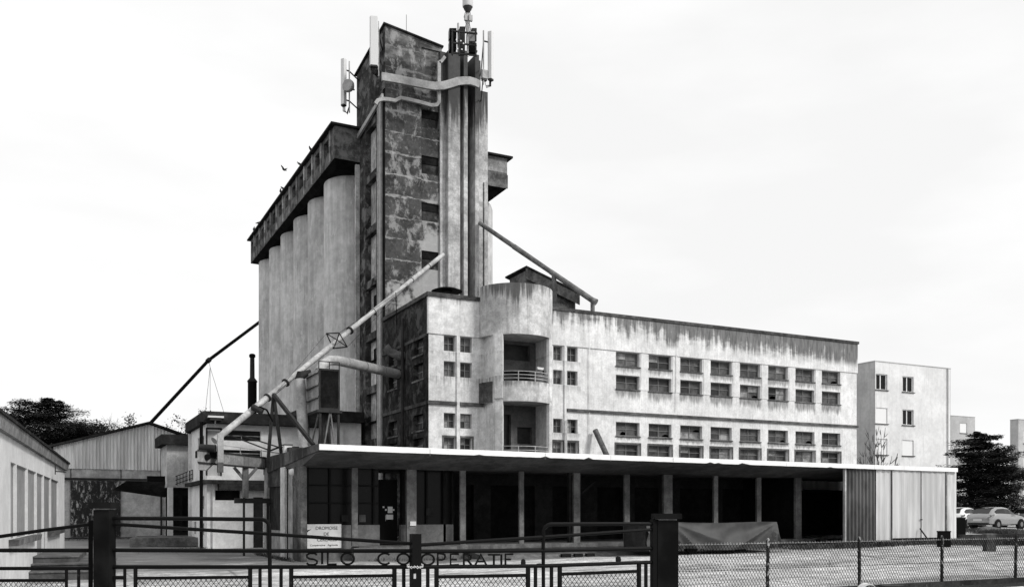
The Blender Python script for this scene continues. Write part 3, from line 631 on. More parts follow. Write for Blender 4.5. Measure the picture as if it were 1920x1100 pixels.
# ================================================================== GRAIN SILO
def silo():
    r = thing('grain_silo', (17, 55, 0), 'row of tall ribbed concrete grain bins under a dark gallery behind the tower', 'silo')
    for i in range(6):
        c = (14.3, 46.9+3.4*i, 0); m = MB(); m.lathe(c, [(1.7,0),(1.7,18.7),(1.63,18.84),(1.6,18.9)], 48); m.build('bin', 'bin', r, smooth=True)
    for i in range(2): MB().lathe((20.35,46.9+3.4*i,0), [(1.7,0),(1.7,18.35),(1.62,18.6)], 48).build('bin', 'bin', r, smooth=True)
    MB().lathe((17.3,46.9,0), [(1.5,0),(1.5,18.4)], 32).build('bin', 'bin', r, smooth=True)
    MB().box(14.3,20.4,47.2,64,0,18.4).build('core', 'bin', r)
    MB().box(13.38,13.58,44.03,44.2,0,18.8).build('pilaster', 'pilaster', r)
    x0,x1,y0,y1 = 12.3,21.72,44.02,65.3; zt = 20.5
    op = [(y0+1.05+1.74*i, y0+1.95+1.74*i, 19.55,20.25) for i in range(12)]
    g = MB(); wall(g,'y',x0,y0,y1,18.92,zt,op,d=.2); g.quad((x0,y1,18.92),(x1,y1,18.92),(x1,y1,zt),(x0,y1,zt)); g.quad((x0,y0,18.92),(18.7,y0,18.92),(18.7,y0,zt),(x0,y0,zt)); g.build('gallery', 'gallery', r)
    for a,b,c,d in op: MB().quad((x0+.19,a,c),(x0+.19,b,c),(x0+.19,b,d),(x0+.19,a,d)).build('opening', 'recess', r)
    for i in range(13): 
        y = y0+.72+1.74*i; 
        if y < y1-.2: MB().box(x0-.06,x0-.001,y-.09,y+.09,18.95,zt).build('rib', 'galright', r)
    g = MB(); g.quad((18.7,y0,18.92),(x1,y0,18.92),(x1,y0,zt),(18.7,y0,zt)); g.quad((x1,y0,18.92),(x1,y1,18.92),(x1,y1,zt),(x1,y0,zt)); g.build('gallery_end', 'galright', r)
    MB().box(18.7,x1+.03,y0-.03,y0-.001,18.9,19.62).build('gallery_band', 'gallery', r)
    o = 1.0; lo = [(x0+.35,y0+.9,18.74),(x1-.5,y0+.9,18.5),(x1-.5,y1-.8,18.5),(x0+.35,y1-.8,18.74)]
    MB().hexa(lo, [(x0,y0,18.918),(x1,y0,18.918),(x1,y1,18.918),(x0,y1,18.918)]).build('haunch', 'recess', r)
    MB().box(x0-.22,x1+.25,y0-.2,y1+.2,zt,zt+.1).build('roof', 'slab', r)
silo()

# ================================================================== CANOPY / LOADING DOCK
def canopy():
    r = thing('loading_canopy', (20, 30, 0), 'long low loading dock with thin white edged cantilever canopy on concrete columns', 'canopy')
    xl, xr = 7.29, sx(1796,27.7)-.1; tc, tk = 27.7, 30.0
    n = 10
    # roof with tapered cantilever and slightly sagging edge
    m = MB(); st = []
    for i in range(n*3+1):
        x = xl+(xr-xl)*i/(n*3); sag = .004*math.sin(x*1.3); e = 3.68-(x-xl)*.0038
        st.append([(x,tc+.06,e-.01),(x,tc+.06,e-.17+sag),(x,tk,3.1+.03*math.sin(x*.9)),(x,tk+.3,3.1),(x,35.8,3.2),(x,35.8,e-.01)])
    vs = [p for g in st for p in g]; fs = []
    for i in range(len(st)-1):
        for j in range(6): fs.append((i*6+j,i*6+(j+1)%6,(i+1)*6+(j+1)%6,(i+1)*6+j))
    fs += [tuple(range(6))[::-1], tuple(range((len(st)-1)*6,len(st)*6))]
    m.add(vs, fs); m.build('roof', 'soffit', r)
    m = MB(); rr = random.Random(5); n = 150; chips = {int(n*(sx(p,27.7)-xl)/(xr-xl)): d for p,d in ((905,.03),(1028,.05),(1106,.06),(1338,.05),(1349,.04),(1392,.06),(1404,.03),(1560,.03))}
    pv = None
    for i in range(n+1):
        x = xl-.02+(xr-xl+.12)*i/n; zt = 3.69-.0038*(x-xl)+rr.uniform(-.002,.002); zb = zt-.18+rr.uniform(-.002,.002)+chips.get(i,0); cur = ((x,tc,zb),(x,tc,zt),(x,tc+.055,zt),(x,tc+.055,zb))
        if pv:
            for j in range(4): m.quad(pv[j],cur[j],cur[(j+1)%4],pv[(j+1)%4])
        pv = cur
    m.quad(*pv); m.build('fascia', 'white', r)
    for p in (806,1022,1145,1262,1475,1640): x = sx(p,27.7); MB().box(x,x+.012,tc-.003,tc-.0005,3.42,3.66-.0038*(x-xl)).build('fascia_joint', 'midsteel', r)
    MB().hexa([(xl-.03,tc+.06,3.5),(xl-.003,tc+.06,3.5),(xl-.003,36,3.05),(xl-.03,36,3.05)],[(xl-.03,tc+.06,3.7),(xl-.003,tc+.06,3.7),(xl-.003,36,3.7),(xl-.03,36,3.7)]).build('side_fascia', 'endwall', r)
    # columns
    def col(px0, px1, w=.0, T=30.0, mat='column', zb=.46):
        a = sx(px0,T); b = sx(px1,T); MB().box(a, b, T, T+max(.1,(b-a)*.35), zb, 3.11).build('column', mat, r)
    for a,b in ((660,671),(763,781),(863,873.5),(974,982.5),(1076,1088),(1171,1181),(1245,1261),(1339,1346.5),(1419.5,1427.5),(1492,1503)): col(a,b,zb=.46)
    MB().box(7.22,7.42,29.85,31.0,-.05,3.12).build('column', 'endwall', r)
    MB().box(sx(1243,30),sx(1246,30),30.1,30.3,.46,3.1).build('pipe_run', 'inner2', r); MB().box(sx(1071,30),sx(1075.5,30),30.15,30.3,.46,3.1).build('pipe_run', 'inner2', r)
    # end wall (side facing left): concrete posts and block infill
    X = 7.3
    def ew(t0,t1,z0,z1,mt,off=0,nm='end_wall_bay'): MB().box(X-off,X+.2,t0,t1,z0,z1).build(nm, mt, r)
    ew(35.3,35.8,0-.05,3.3,'endpale',.05); ew(33.05,35.3,-.05,.95,'endpale',0); ew(33.05,35.3,.95,2.55,'block',-.05); ew(33.05,35.3,2.55,3.3,'endwall',0)
    ew(32.35,33.05,-.05,3.2,'corner',.04,'post'); ew(32.0,32.35,-.05,3.2,'recess',-.04); ew(31.0,32.0,-.05,3.1,'endpale',.0); 
    # wall lamp
    # low wall + dark glazed office front
    T = 30.5
    MB().box(7.5,sx(712,T),T,T+.2,-.05,1.17).box(sx(752,T),sx(850,T),T,T+.2,.3,1.17).build('low_wall', 'inner2' if False else 'lowwall', r)
    a = sx(712,T); b = sx(750,T); mb = MB().box(a,b,T+.3,T+.36,.45,2.75); d = mb.build('door', 'black', r)
    MB().box(a+.3,a+.31,T+.25,T+.3,1.3,1.5).build('handle', 'galv', d)
    q = MB(); 
    for x in (7.6,sx(618,T),sx(700,T)): q.box(x,x+.06,T+.05,T+.12,1.17,3.1)
    for z in (1.9,2.5): q.box(7.6,sx(712,T),T+.06,T+.11,z,z+.04)
    for x in (sx(755,T),sx(800,T),sx(848,T)): q.box(x,x+.06,T+.05,T+.12,1.17,3.1)
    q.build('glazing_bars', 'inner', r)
    MB().quad((7.5,T+.14,1.17),(sx(712,T),T+.14,1.17),(sx(712,T),T+.14,3.1),(7.5,T+.14,3.1)).quad((sx(752,T),T+.14,1.17),(sx(850,T),T+.14,1.17),(sx(850,T),T+.14,3.1),(sx(752,T),T+.14,3.1)).build('glazing', 'dglass', r)
    # back wall with door openings
    T2 = 33.6; pr = [(852,888),(920,1003),(1036,1072),(1120,1168),(1190,1243),(1275,1335),(1355,1415),(1440,1490),(1510,1580)]
    ho = [(sx(a,T2),sx(b,T2),.47,2.7) for a,b in pr]
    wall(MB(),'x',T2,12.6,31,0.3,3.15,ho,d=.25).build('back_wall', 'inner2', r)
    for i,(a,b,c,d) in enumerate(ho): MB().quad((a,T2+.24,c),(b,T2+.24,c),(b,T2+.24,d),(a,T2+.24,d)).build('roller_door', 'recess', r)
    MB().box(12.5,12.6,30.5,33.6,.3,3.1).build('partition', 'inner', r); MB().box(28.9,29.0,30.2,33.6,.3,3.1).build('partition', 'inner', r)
    # dock platform
    MB().box(9.15,29.6,29.75,T2,.3,.46).build('dock_edge', 'dock', r)
    MB().box(9.2,29.6,29.85,33.5,-.1,.299).build('dock_plinth', 'dock', r)
    a = sx(900,28.6); b = sx(1225,28.6)
    MB().prism([(28.2,-.05),(29.75,-.05),(29.75,.28),(28.5,.12)],'x',a,b).build('ramp', 'dock', r)
    s = MB()
    for p0,p1 in ((1053,1070),(1077,1092),(1099,1114)): s.box(sx(p0,28.3),sx(p1,28.3),28.25,28.38,-.0,.13)
    s.build('drain_slots', 'recess', r)
    MB().box(sx(663,29.6),sx(856,29.6),29.55,29.74,-.1,.42).build('dock_face', 'lowwall', r)
    # diagonal brace in the dark bay
    MB().bar(PT(1090,925,30.3), PT(1116,902,30.3), .06).build('brace', 'inner2', r)
    # shed end on the right: rusty and pale corrugated sheets, sliding door
    T3 = 27.85; xa = sx(1586,T3); xb = sx(1641,T3); xc = sx(1669,T3); xd = sx(1771,T3); xe = sx(1791,27.9)
    corrug(MB(), (xa,T3),(xb,T3), .36,3.46,.2,.03).build('corrugated_sheet', 'corrdark', r)
    MB().box(xa-.08,xa-.005,T3-.03,T3+.08,.4,3.4).build('edge_post', 'galv', r)
    corrug(MB(), (xb+.01,T3-.02),(xc,T3-.02), .42,3.46,.3,.015).build('corrugated_sheet', 'corrpale', r)
    dd = corrug(MB(), (xc+.03,T3-.05),(xd,T3-.05), .5,3.4,.36,.012).build('sliding_door', 'corrpale', r)
    f = MB(); xm = sx(1724,T3)
    for x in (xc+.01,xm,xd-.02): f.box(x,x+.035,T3-.09,T3-.064,.48,3.42)
    f.build('door_edge', 'midsteel', dd); MB().box(xm-.06,xm+.05,T3-.12,T3-.091,1.27,1.31).build('handle', 'black', dd)
    corrug(MB(), (xd+.02,T3-.02),(xe,T3-.02), .42,3.46,.3,.015).build('corrugated_sheet', 'corrgrey', r)
    MB().box(xd-.01,xd+.06,T3-.1,T3-.065,.45,3.4).build('downpipe', 'midsteel', r)
    MB().box(xa,xe,T3+.05,T3+.3,-.1,.42).build('plinth', 'lowwall', r)
    a = sx(1703,T3); b = sx(1742,T3); MB().box(a,b,T3+.02,T3+.045,.22,.41).build('vent_slot', 'recess', r)
    MB().box(xe-.04,xe,T3+.05,34.5,.2,3.4).box(29.9,xe-.05,34.4,34.5,.2,3.4).build('shed_side', 'corrgrey', r)
canopy()
T3 = 27.85
MB().bar(PT(1725,990,27.72), PT(1741,1012,27.3), .045).build('leaning_prop', 'steel', label='short dark prop leaning against the pale sliding door', category='prop')
c = PS(551,885,7.25); t = thing('bulkhead_lamp', c, 'round pale bulkhead lamp on the end wall near the front corner column', 'lamp')
m = MB(); m.lathe((0,0,0), [(.13,0),(.13,.07),(.09,.14),(.01,.17)], 20); rt = Vector((-1,0,0)).to_track_quat('Z','Y').to_matrix(); m.v = [rt@v+c for v in m.v]; m.build('lens', 'antenna', t, smooth=True)
MB().box(c.x-.02,c.x+.06,c.y-.15,c.y+.15,c.z-.45,c.z-.2).build('bracket', 'antdark', t)
# ================================================================== MACHINERY BETWEEN TOWER AND YARD
def long_tube():
    A = PT(831,477,40.0); B = P(402,826,33.4)
    L = lambda k: A.lerp(B, k)
    r = thing('conveyor_tube', L(.5), 'long pale grain tube sloping from the tower front down to the gantry at the left', 'grain tube')
    MB().tube([L(0),L(.25),L(.26),L(.55),L(.56),L(.8)], .1, 12, radii=[.1,.1,.105,.1,.11,.11]).build('tube', 'galv', r, smooth=True)
    MB().tube([L(.8),L(.81),L(.9),L(.96),L(.975),L(.985),L(1)], .13, 14, radii=[.115,.12,.12,.125,.115,.13,.15]).build('spout', 'galv', r, smooth=True)
    for k in (.08,.17,.36): MB().tube([L(k-.0008),L(k+.0008)], .125, 14).build('joint', 'midsteel', r)
    for k in (.47,.74,.81): MB().tube([L(k-.002),L(k+.002)], .17, 14).build('flange', 'steel', r)
    # stay frame
    c = P(632,637,37.6); q = [P(612,625,37.9),P(636,624,37.3),P(651,650,37.3),P(625,653,37.9)]; f = MB()
    for i in range(4): f.bar(q[i], q[(i+1)%4], .045); f.bar(q[i], c, .035)
    f.build('stay_frame', 'steel', r); w = MB()
    for a in q[:1]+q[3:]: w.tube([a, P(520,733,34.7)], .008, 4)
    for a in q[1:3]: w.tube([a, P(765,535,39.3)], .008, 4)
    w.build('stay_wire', 'steel', r)
    a = P(742,548,39.6); t = MB(); t.tube([a, a+Vector((.05,0,-1.4))], .02, 5); t.build('hanging_cable', 'black', r)
    ap = P(513,739,34.6)
    g = thing('support_trestle', (ap.x,ap.y,3.66), 'tall dark steel trestle holding up the grain tube above the end wall', 'trestle')
    for x,y in ((503,858),(528,854)): MB().bar(ap, P(x,y,34.9), .11).build('leg', 'steel', g)
    e = P(588,834,32.6); MB().bar(ap, e, .12).build('strut', 'steel', g)
    f = MB(); f.bar(P(505,845,34.9), P(523,838,34.9), .06); f.bar(P(523,838,34.9), P(560,838,34.2), .05); f.bar(P(503,843,34.9), P(430,815,34.9), .05); f.bar(P(523,838,34.9), P(450,815,34.9), .05); f.build('tie_bars', 'steel', g)
    m = MB(); m.tube([P(486,762,34.5),P(500,768,34.5),P(512,790,34.6)], .04, 6); m.build('cable_loop', 'black', g, smooth=True)
    b = P(480,762,34.5); MB().tube([P(473,762,34.5),P(492,772,34.5)], .12, 8).build('clamp', 'steel', g)
long_tube()

def gantry():
    a = P(370,866,31.6); b = P(498,878,35.2); h = Vector((0,0,.42)); w = Vector((.1,.5,0))
    r = thing('conveyor_gantry', P(457,1022,34.0), 'rusty steel conveyor beam on a forked post running to the dock end wall', 'conveyor')
    MB().hexa([a,b,b+w,a+w],[v+h for v in (a,b,b+w,a+w)]).build('beam', 'beam', r)
    f = MB(); e = Vector((0,-.05,0))
    for z in (0,.42): f.hexa([a+e+Vector((0,0,z-.02)),b+e+Vector((0,0,z-.02)),b+w+Vector((0,0,z-.02)),a+w+Vector((0,0,z-.02))],[v+Vector((0,0,z+.025)) for v in (a+e,b+e,b+w,a+w)])
    f.build('flange', 'steel', r)
    for k in (.33,.66):
        p = a.lerp(b,k); MB().box(p.x-.03,p.x+.03,p.y-.02,p.y+.01,p.z+.03,p.z+.4).build('stiffener', 'midsteel', r)
    # bearing, drive motor
    p = a.lerp(b,.13)+h*.5; m = MB(); m.tube([p+Vector((0,-.1,0)),p+Vector((0,.05,0))], .11, 14).build('bearing', 'black', r, smooth=True)
    p = P(391,838,32.1); MB().tube([p+Vector((-.28,.12,-.02)),p+Vector((.22,-.1,-.05))], .2, 16, radii=[.13,.14]).build('motor', 'steel', r, smooth=True)
    p = P(382,846,32.2); MB().box(p.x-.25,p.x+.5,p.y-.1,p.y+.3,p.z-.22,p.z+.02).build('motor_base', 'black', r)
    # hopper under the head
    a2 = [P(372,866.5,31.7),P(400,868,32.4)]; lo = [P(372,880,31.7),P(386,881,32.0)]; d = Vector((.1,.45,0))
    MB().hexa([lo[0],lo[1],lo[1]+d,lo[0]+d],[a2[0],a2[1],a2[1]+d,a2[0]+d]).build('hopper', 'duct', r)
    # hanging chute
    t = P(414,812,32.2); bt = P(413,885,32.2); MB().box(bt.x-.1,bt.x+.1,bt.y-.1,bt.y+.1,bt.z+.35,t.z).build('chute', 'galv', r)
    MB().box(bt.x-.095,bt.x+.095,bt.y-.095,bt.y+.095,bt.z,bt.z+.33).build('chute_sleeve', 'tube_dark', r)
    # fork post
    pb = a.lerp(b,.68)+w*.5; m = MB(); m.box(pb.x-.1,pb.x+.1,pb.y-.1,pb.y+.1,pb.z-1.15,pb.z-.002); m.bar(pb+Vector((-.05,0,-.45)), pb+Vector((-.42,-.03,-.02)), .1); m.bar(pb+Vector((.05,0,-.45)), pb+Vector((.42,.03,-.02)), .1); m.build('post', 'midsteel', r)
    m = MB(); m.box(pb.x-.09,pb.x-.02,pb.y-.05,pb.y+.05,-.02,pb.z-1.15); m.box(pb.x-.4,pb.x+1.0,pb.y+.0,pb.y+.08,pb.z-1.35,pb.z-1.16); m.box(pb.x+.78,pb.x+.86,pb.y-.04,pb.y+.04,-.02,pb.z-1.35); m.build('frame', 'steel', r)
    m = MB(); m.bar(a.lerp(b,.25)+Vector((0,.2,.72)), b+Vector((.6,.3,.62)), .03)
    for k in (.3,.62,.95): q = a.lerp(b,k)+Vector((0,.2,.44)); m.bar(q, q+Vector((0,0,.28)), .03)
    m.build('railing', 'galv', r)
gantry()

def filter_unit():
    S = 8.76; t0,t1 = 33.5,35.35; x1 = 9.56; z0,z1 = 5.4,6.92
    r = thing('dust_filter', (9.2,34.4,3.68), 'louvred dust filter box on a braced steel stand beside the corner block', 'dust filter')
    b = MB().box(S,x1,t0,t1,z0,z1); b.build('box', 'unit', r)
    for i in range(3): MB().hexa([(S-.1,t0,z0+.42+i*.46),(S-.002,t0,z0+.47+i*.46),(S-.002,t1,z0+.47+i*.46),(S-.1,t1,z0+.42+i*.46)],[(S-.1,t0,z0+.44+i*.46),(S-.002,t0,z0+.52+i*.46),(S-.002,t1,z0+.52+i*.46),(S-.1,t1,z0+.44+i*.46)]).build('louvre_and_shade', 'midsteel', r)
    f = MB(); e = .07
    for a,c,p,q in ((S,x1,z0,z0+e),(S,x1,z1-e,z1),(S,S+e,z0+e,z1-e),(x1-e,x1,z0+e,z1-e)): f.box(a,c,t0-.03,t0-.001,p,q)
    f.build('front_frame', 'steel', r); MB().box(S+e,x1-e,t0-.012,t0-.002,z0+e,z1-e).build('screen', 'recess', r)
    for x in (S+.03,x1-.08):
        for y in (t0,t1-.08): MB().box(x,x+.08,y,y+.08,3.66,z0-.1).build('leg', 'steel', r)
    MB().box(S-.05,x1+.08,t0-.06,t1+.05,z0-.1,z0-.002).build('stand_frame', 'steel', r)
    m = MB(); xm = (S+x1)/2+.03; m.bar((xm,t0+.03,z0-.1),(xm-.28,t0+.03,3.68),.05); m.bar((xm+.03,t0+.03,z0-.1),(xm+.25,t0+.03,3.68),.05); m.bar((S+.05,t0+.2,z0-.15),(S+.05,t1-.2,3.7),.05); m.build('brace', 'midsteel', r)
    m = MB(); m.box(S,x1,t0,t0+.03,z1+.25,z1+.28)
    for x in (S,(S+x1)/2,x1-.03): m.box(x,x+.03,t0,t0+.03,z1,z1+.25)
    m.build('guard_rail', 'steel', r)
    MB().hexa([(S+.15,t0+.2,3.68),(x1-.25,t0+.2,3.68),(x1-.25,t0+.9,3.68),(S+.15,t0+.9,3.68)],[(S+.3,t0+.3,z0-.1),(x1-.3,t0+.3,z0-.1),(x1-.3,t0+.8,z0-.1),(S+.3,t0+.8,z0-.1)]).build('hopper', 'steel', r)
    a = Vector((9.0,34.2,z1)); q = PT(752,703,37.8); q.x = XA+.1
    d = thing('exhaust_duct', a, 'thick pale bent duct running from the filter box into the dark flank wall', 'duct')
    MB().tube([a+Vector((-.0,0,-.0)), a+Vector((.15,.1,.28)), a+Vector((.45,.35,.5)), a+Vector((.85,.65,.56)), a+Vector((1.3,1.0,.58))], .19, 16).build('elbow', 'galv', d, smooth=True)
    MB().tube([a+Vector((1.3,1.0,.58)), q], .2, 16).build('duct', 'duct', d, smooth=True)
    for k in (.3,.62): v = (a+Vector((1.3,1.0,.58))).lerp(q,k); dd = (q-a).normalized(); MB().tube([v-dd*.02,v+dd*.02], .212, 16).build('joint', 'midsteel', d)
    MB().tube([q+Vector((-.35,-.27,0)), q+Vector((-.3,-.23,0))], .24, 16).build('flange', 'steel', d)
    t = P(562,712,35.2); bt = P(572,834,34.6); bt.z = 3.68
    p = thing('down_duct', bt, 'wide pale leaning pipe standing left of the louvred filter box', 'duct')
    MB().tube([bt+Vector((0,0,-.02)), bt.lerp(t,.12), bt.lerp(t,.13), bt.lerp(t,.2), t], .21, 16, radii=[.24,.24,.2,.2,.21]).build('pipe', 'galv', p, smooth=True)
    MB().tube([t, t+Vector((.05,0,.2)), t+Vector((.3,.05,.28)), Vector((S+.0,35.2,t.z+.18))], .19, 14).build('elbow', 'steel', p, smooth=True)
    a = P(539,845,34.2); h = thing('white_hatch', (a.x,a.y,3.66), 'small white hatch box on the canopy roof edge above the end wall', 'hatch box')
    MB().box(a.x-.14,a.x+.14,a.y-.12,a.y+.15,3.66,4.1).build('box', 'antenna', h); MB().box(a.x-.17,a.x+.17,a.y-.15,a.y+.18,4.101,4.13).build('lid', 'steel', h)
    a = P(575,840,34.6); h = thing('duct_base', (a.x,a.y,3.66), 'dark open steel tray round the foot of the leaning pipe', 'steel tray')
    m = MB(); m.box(a.x-.75,a.x+.45,a.y-.5,a.y+.5,3.66,3.69); m.box(a.x-.78,a.x+.48,a.y-.53,a.y-.5,3.66,4.0); m.box(a.x-.78,a.x-.75,a.y-.5,a.y+.5,3.66,4.0); m.build('tray', 'steel', h)
filter_unit()

def right_spout():
    A = PT(899,418,39.95); B = PT(1117,567,35.1); L = lambda k: A.lerp(B,k)
    r = thing('roof_grain_spout', L(.6), 'dark weathered spout sloping right from the tower to the parapet on two props', 'grain tube')
    MB().tube([L(0),L(.3),L(.31),L(.62),L(.63),L(.97),L(1)], .11, 12, radii=[.1,.11,.125,.11,.12,.13,.17]).build('tube', 'tube_dark', r, smooth=True)
    for k,dx in ((.655,.1),(.975,.0)):
        p = L(k); MB().tube([p+Vector((0,0,-.05)), Vector((p.x+dx,p.y+dx*.3,10.2 if k < .9 else 10.42))], .11 if k < .9 else .1, 10).build('prop', 'tube_dark', r, smooth=True)
right_spout()

def back_tube():
    A = PT(486,604,66.5); Bn = P(391,675,60.5); Cc = PT(281,794,60.6); Cc.z = max(Cc.z,6.9)
    r = thing('back_grain_tube', Cc, 'thin dark tube angling down from behind the bins to the warehouse ridge', 'grain tube')
    MB().tube([A+(A-Bn)*.1,A,Bn], .11, 10).build('upper_tube', 'black', r, smooth=True); MB().tube([Bn,Cc], .11, 10).build('lower_tube', 'black', r, smooth=True)
    MB().tube([Bn+(A-Bn)*.02,Bn-(Bn-Cc)*.02], .16, 10).build('elbow', 'steel', r, smooth=True)
    m = MB(); a = Bn; j = P(394,688,60.4); m.tube([a,j], .012, 4)
    for x,y in ((383,790),(394,780),(425,790)): m.tube([j, P(x,y,60)], .012, 4)
    m.build('stay_wire', 'wire', r)
back_tube()
def chimney():
    c = P(473,770,50); r = thing('chimney_stack', (c.x,c.y,0), 'black metal chimney with a narrow capped flue rising behind the white office roof', 'chimney')
    z = lambda y: EYE+(H0-y)/F*50
    MB().lathe((c.x,c.y,0), [(.24,0),(.24,z(716))], 20).build('stack', 'black', r, smooth=True)
    MB().lathe((c.x,c.y,0), [(.27,z(716)),(.27,z(714)),(.13,z(708)),(.12,z(672)),(.12,z(670))], 20).build('flue', 'steel', r, smooth=True)
    MB().lathe((c.x,c.y,0), [(.1,z(671)),(.17,z(669)),(.17,z(665)),(.1,z(663))], 20).build('cowl', 'black', r, smooth=True)
chimney()

# ================================================================== OFFICE (white block left of the dock)
def office():
    T = 42.8; X = 6.14; r = thing('office_building', (8.5,45,0), 'white two-storey office with dark overhanging roof slab left of the grain bins', 'building')
    up = [(sx(389,T),sx(413,T),3.25,5.25),(sx(418,T),sx(489,T),4.85,5.32),(sx(418,T),sx(489,T),4.15,4.43)]
    wall(MB(),'x',T,X,12.4,3.05,5.6,up,d=.2).build('upper_wall', 'office', r)
    sd = [(43.6,45.6,4.35,5.1)]; wall(MB(),'y',X,T,48,3.05,5.6,sd,d=.2).build('side_wall', 'office', r)
    MB().quad((X+.18,43.6,4.35),(X+.18,45.6,4.35),(X+.18,45.6,5.1),(X+.18,43.6,5.1)).build('side_window', 'glass2', r)
    MB().box(*up[0][:2],T+.12,T+.17,3.25,5.25).build('door', 'apart2', r)
    m = MB(); a,b = up[0][:2]; m.box(a-.07,a,T-.03,T+.05,3.25,5.32); m.box(b,b+.07,T-.03,T+.05,3.25,5.32); m.box(a-.07,b+.07,T-.03,T+.05,5.32,5.4); m.build('door_frame', 'steel', r)
    for a,b,c,d in up[1:]:
        w = MB().box(a,b,T+.14,T+.17,(c+d)/2-.015,(c+d)/2+.015).box((a+b)/2-.015,(a+b)/2+.015,T+.145,T+.165,c,(c+d)/2-.015).build('window', 'galv', r); MB().quad((a,T+.18,c),(b,T+.18,c),(b,T+.18,d),(a,T+.18,d)).build('pane', 'dglass', w)
    MB().box(5.93,11.6,42.3,48.6,5.58,6.08).build('roof', 'slab', r)
    MB().box(10.4,13.3,42.9,45,2.9,5.9).build('stair_block', 'office', r); MB().box(10.2,13.35,42.5,45.2,5.9,6.4).build('stair_roof', 'slab', r)
    MB().box(5.9,12.3,42.35,48.5,2.88,3.05).build('mid_slab', 'slab', r)
    # ground floor
    z0 = -.05; g = [(sx(402,T),sx(450,T),z0,2.6)]
    wall(MB(),'x',T,X,12.3,z0,2.88,[(sx(403,T),sx(451,T),2.15,2.6),(sx(475,T),sx(494,T),z0,2.3)],d=.25).build('lower_wall', 'office', r)
    ls = [(43.6,44.9,1.75,2.35),(43.6,44.9,.55,1.1),(46.2,46.9,.55,1.15)]
    wall(MB(),'y',X,T,48,z0,2.88,ls,d=.2).build('side_wall', 'office', r)
    for a,b,c,d in ls: MB().quad((X+.18,a,c),(X+.18,b,c),(X+.18,b,d),(X+.18,a,d)).build('side_window', 'glass3', r)
    MB().quad((sx(403,T),T+.2,2.15),(sx(451,T),T+.2,2.15),(sx(451,T),T+.2,2.6),(sx(403,T),T+.2,2.6)).build('slot_window', 'recess', r)
    MB().box(sx(475,T),sx(494,T),T+.15,T+.2,z0,2.3).build('door', 'steel', r)
    MB().box(sx(398,T),sx(402.5,T),T-.12,T-.002,z0,2.87).build('pier', 'office', r)
    MB().box(6.6,10.5,T-.45,T-.02,2.6,2.87).build('lintel', 'slab', r)
    MB().tube([(5.85,42.4,-.05),(5.85,42.4,5.6)], .075, 8).build('downpipe', 'black', r, smooth=True)
    MB().box(6,12.2,47.9,48,0,5.5).build('back_wall', 'office', r)
    c = PT(404,781,42.2); t = thing('floodlight', c, 'white floodlight under the front edge of the office roof slab', 'lamp')
    MB().box(c.x-.33,c.x+.33,c.y-.2,c.y+.1,c.z-.05,c.z+.03).build('reflector', 'antenna', t); MB().box(c.x-.25,c.x+.25,c.y-.15,c.y+.08,c.z-.16,c.z-.051).build('housing', 'steel', t)
    MB().bar(c+Vector((0,0,-.15)), c+Vector((0,.12,-.35)), .05).build('bracket', 'galv', t)
office()

def annex():
    T = 50.5; a = sx(313,T); b = sx(364,T); r = thing('annex', ((a+b)/2,T+1.5,0), 'pale annex with dark flat roof between warehouse and white office', 'building')
    MB().box(a,b+1.4,T,T+3,2.9,5.1).build('upper_wall', 'yardwall', r)
    MB().box(a-.3,b+1.3,T-.4,T+3.1,5.1,5.62).build('roof', 'slab', r)
    MB().box(a+.25,b+1.4,T+.9,T+3,.1,2.9).build('lower_wall', 'inner2', r)
    MB().box(a+.05,a+.3,T,T+.3,.1,2.9).build('pillar', 'office', r)
    MB().box(sx(318,T+.9),sx(334,T+.9),T+.84,T+.899,.6,2.5).box(sx(342,T+.9),sx(352,T+.9),T+.84,T+.899,.6,2.5).build('doorway', 'recess', r)
    A,B,Cc,D = P(237,901,47.5),P(347,903,48.5),P(309,932,49),P(210,918,50.2)
    up = Vector((0,0,.02)); m = MB(); E = P(240,901,52); m.add([A,B,Cc,D,P(350,898,53),E], [(0,1,2,3),(0,5,4,1),(0,3,5),(2,1,4),(3,2,4,5)]); m.build('entrance_canopy', 'slab', r)
    c = PT(293,897,49); MB().box(c.x-.42,c.x+.42,c.y,c.y+.3,c.z-.14,c.z+.14).build('roof_box', 'black', r)
    q = MB(); p0 = P(316,903,49); p1 = P(361,886,45)
    for h in (0,.2,.4): q.bar(p0+Vector((0,0,h-.25)), p1+Vector((0,0,h-.25)), .03)
    for i in range(9): p = p0.lerp(p1,i/8); q.bar(p+Vector((0,0,-.35)), p+Vector((0,0,.17)), .03)
    q.build('railing', 'black', r)
    s = PT(296,1008,46.5)
    MB().prism([(s.x-1.3,45.6),(s.x+1.9,45.6),(s.x+2.1,50),(s.x-.6,50)],'z',0,.42).build('entrance_platform', 'dock', r)
    m = MB()
    for i in range(3): m.box(s.x+1.95+.35*i,s.x+2.9,45.9+i*.01,49,.0+i*.003,.14*(3-i)+.0) if False else m.box(s.x+1.92,s.x+2.95-.01*i,45.7+.3*i,49-.01*i,0.002*i,.13*(i+1))
    m.build('steps', 'dock', r)
annex()

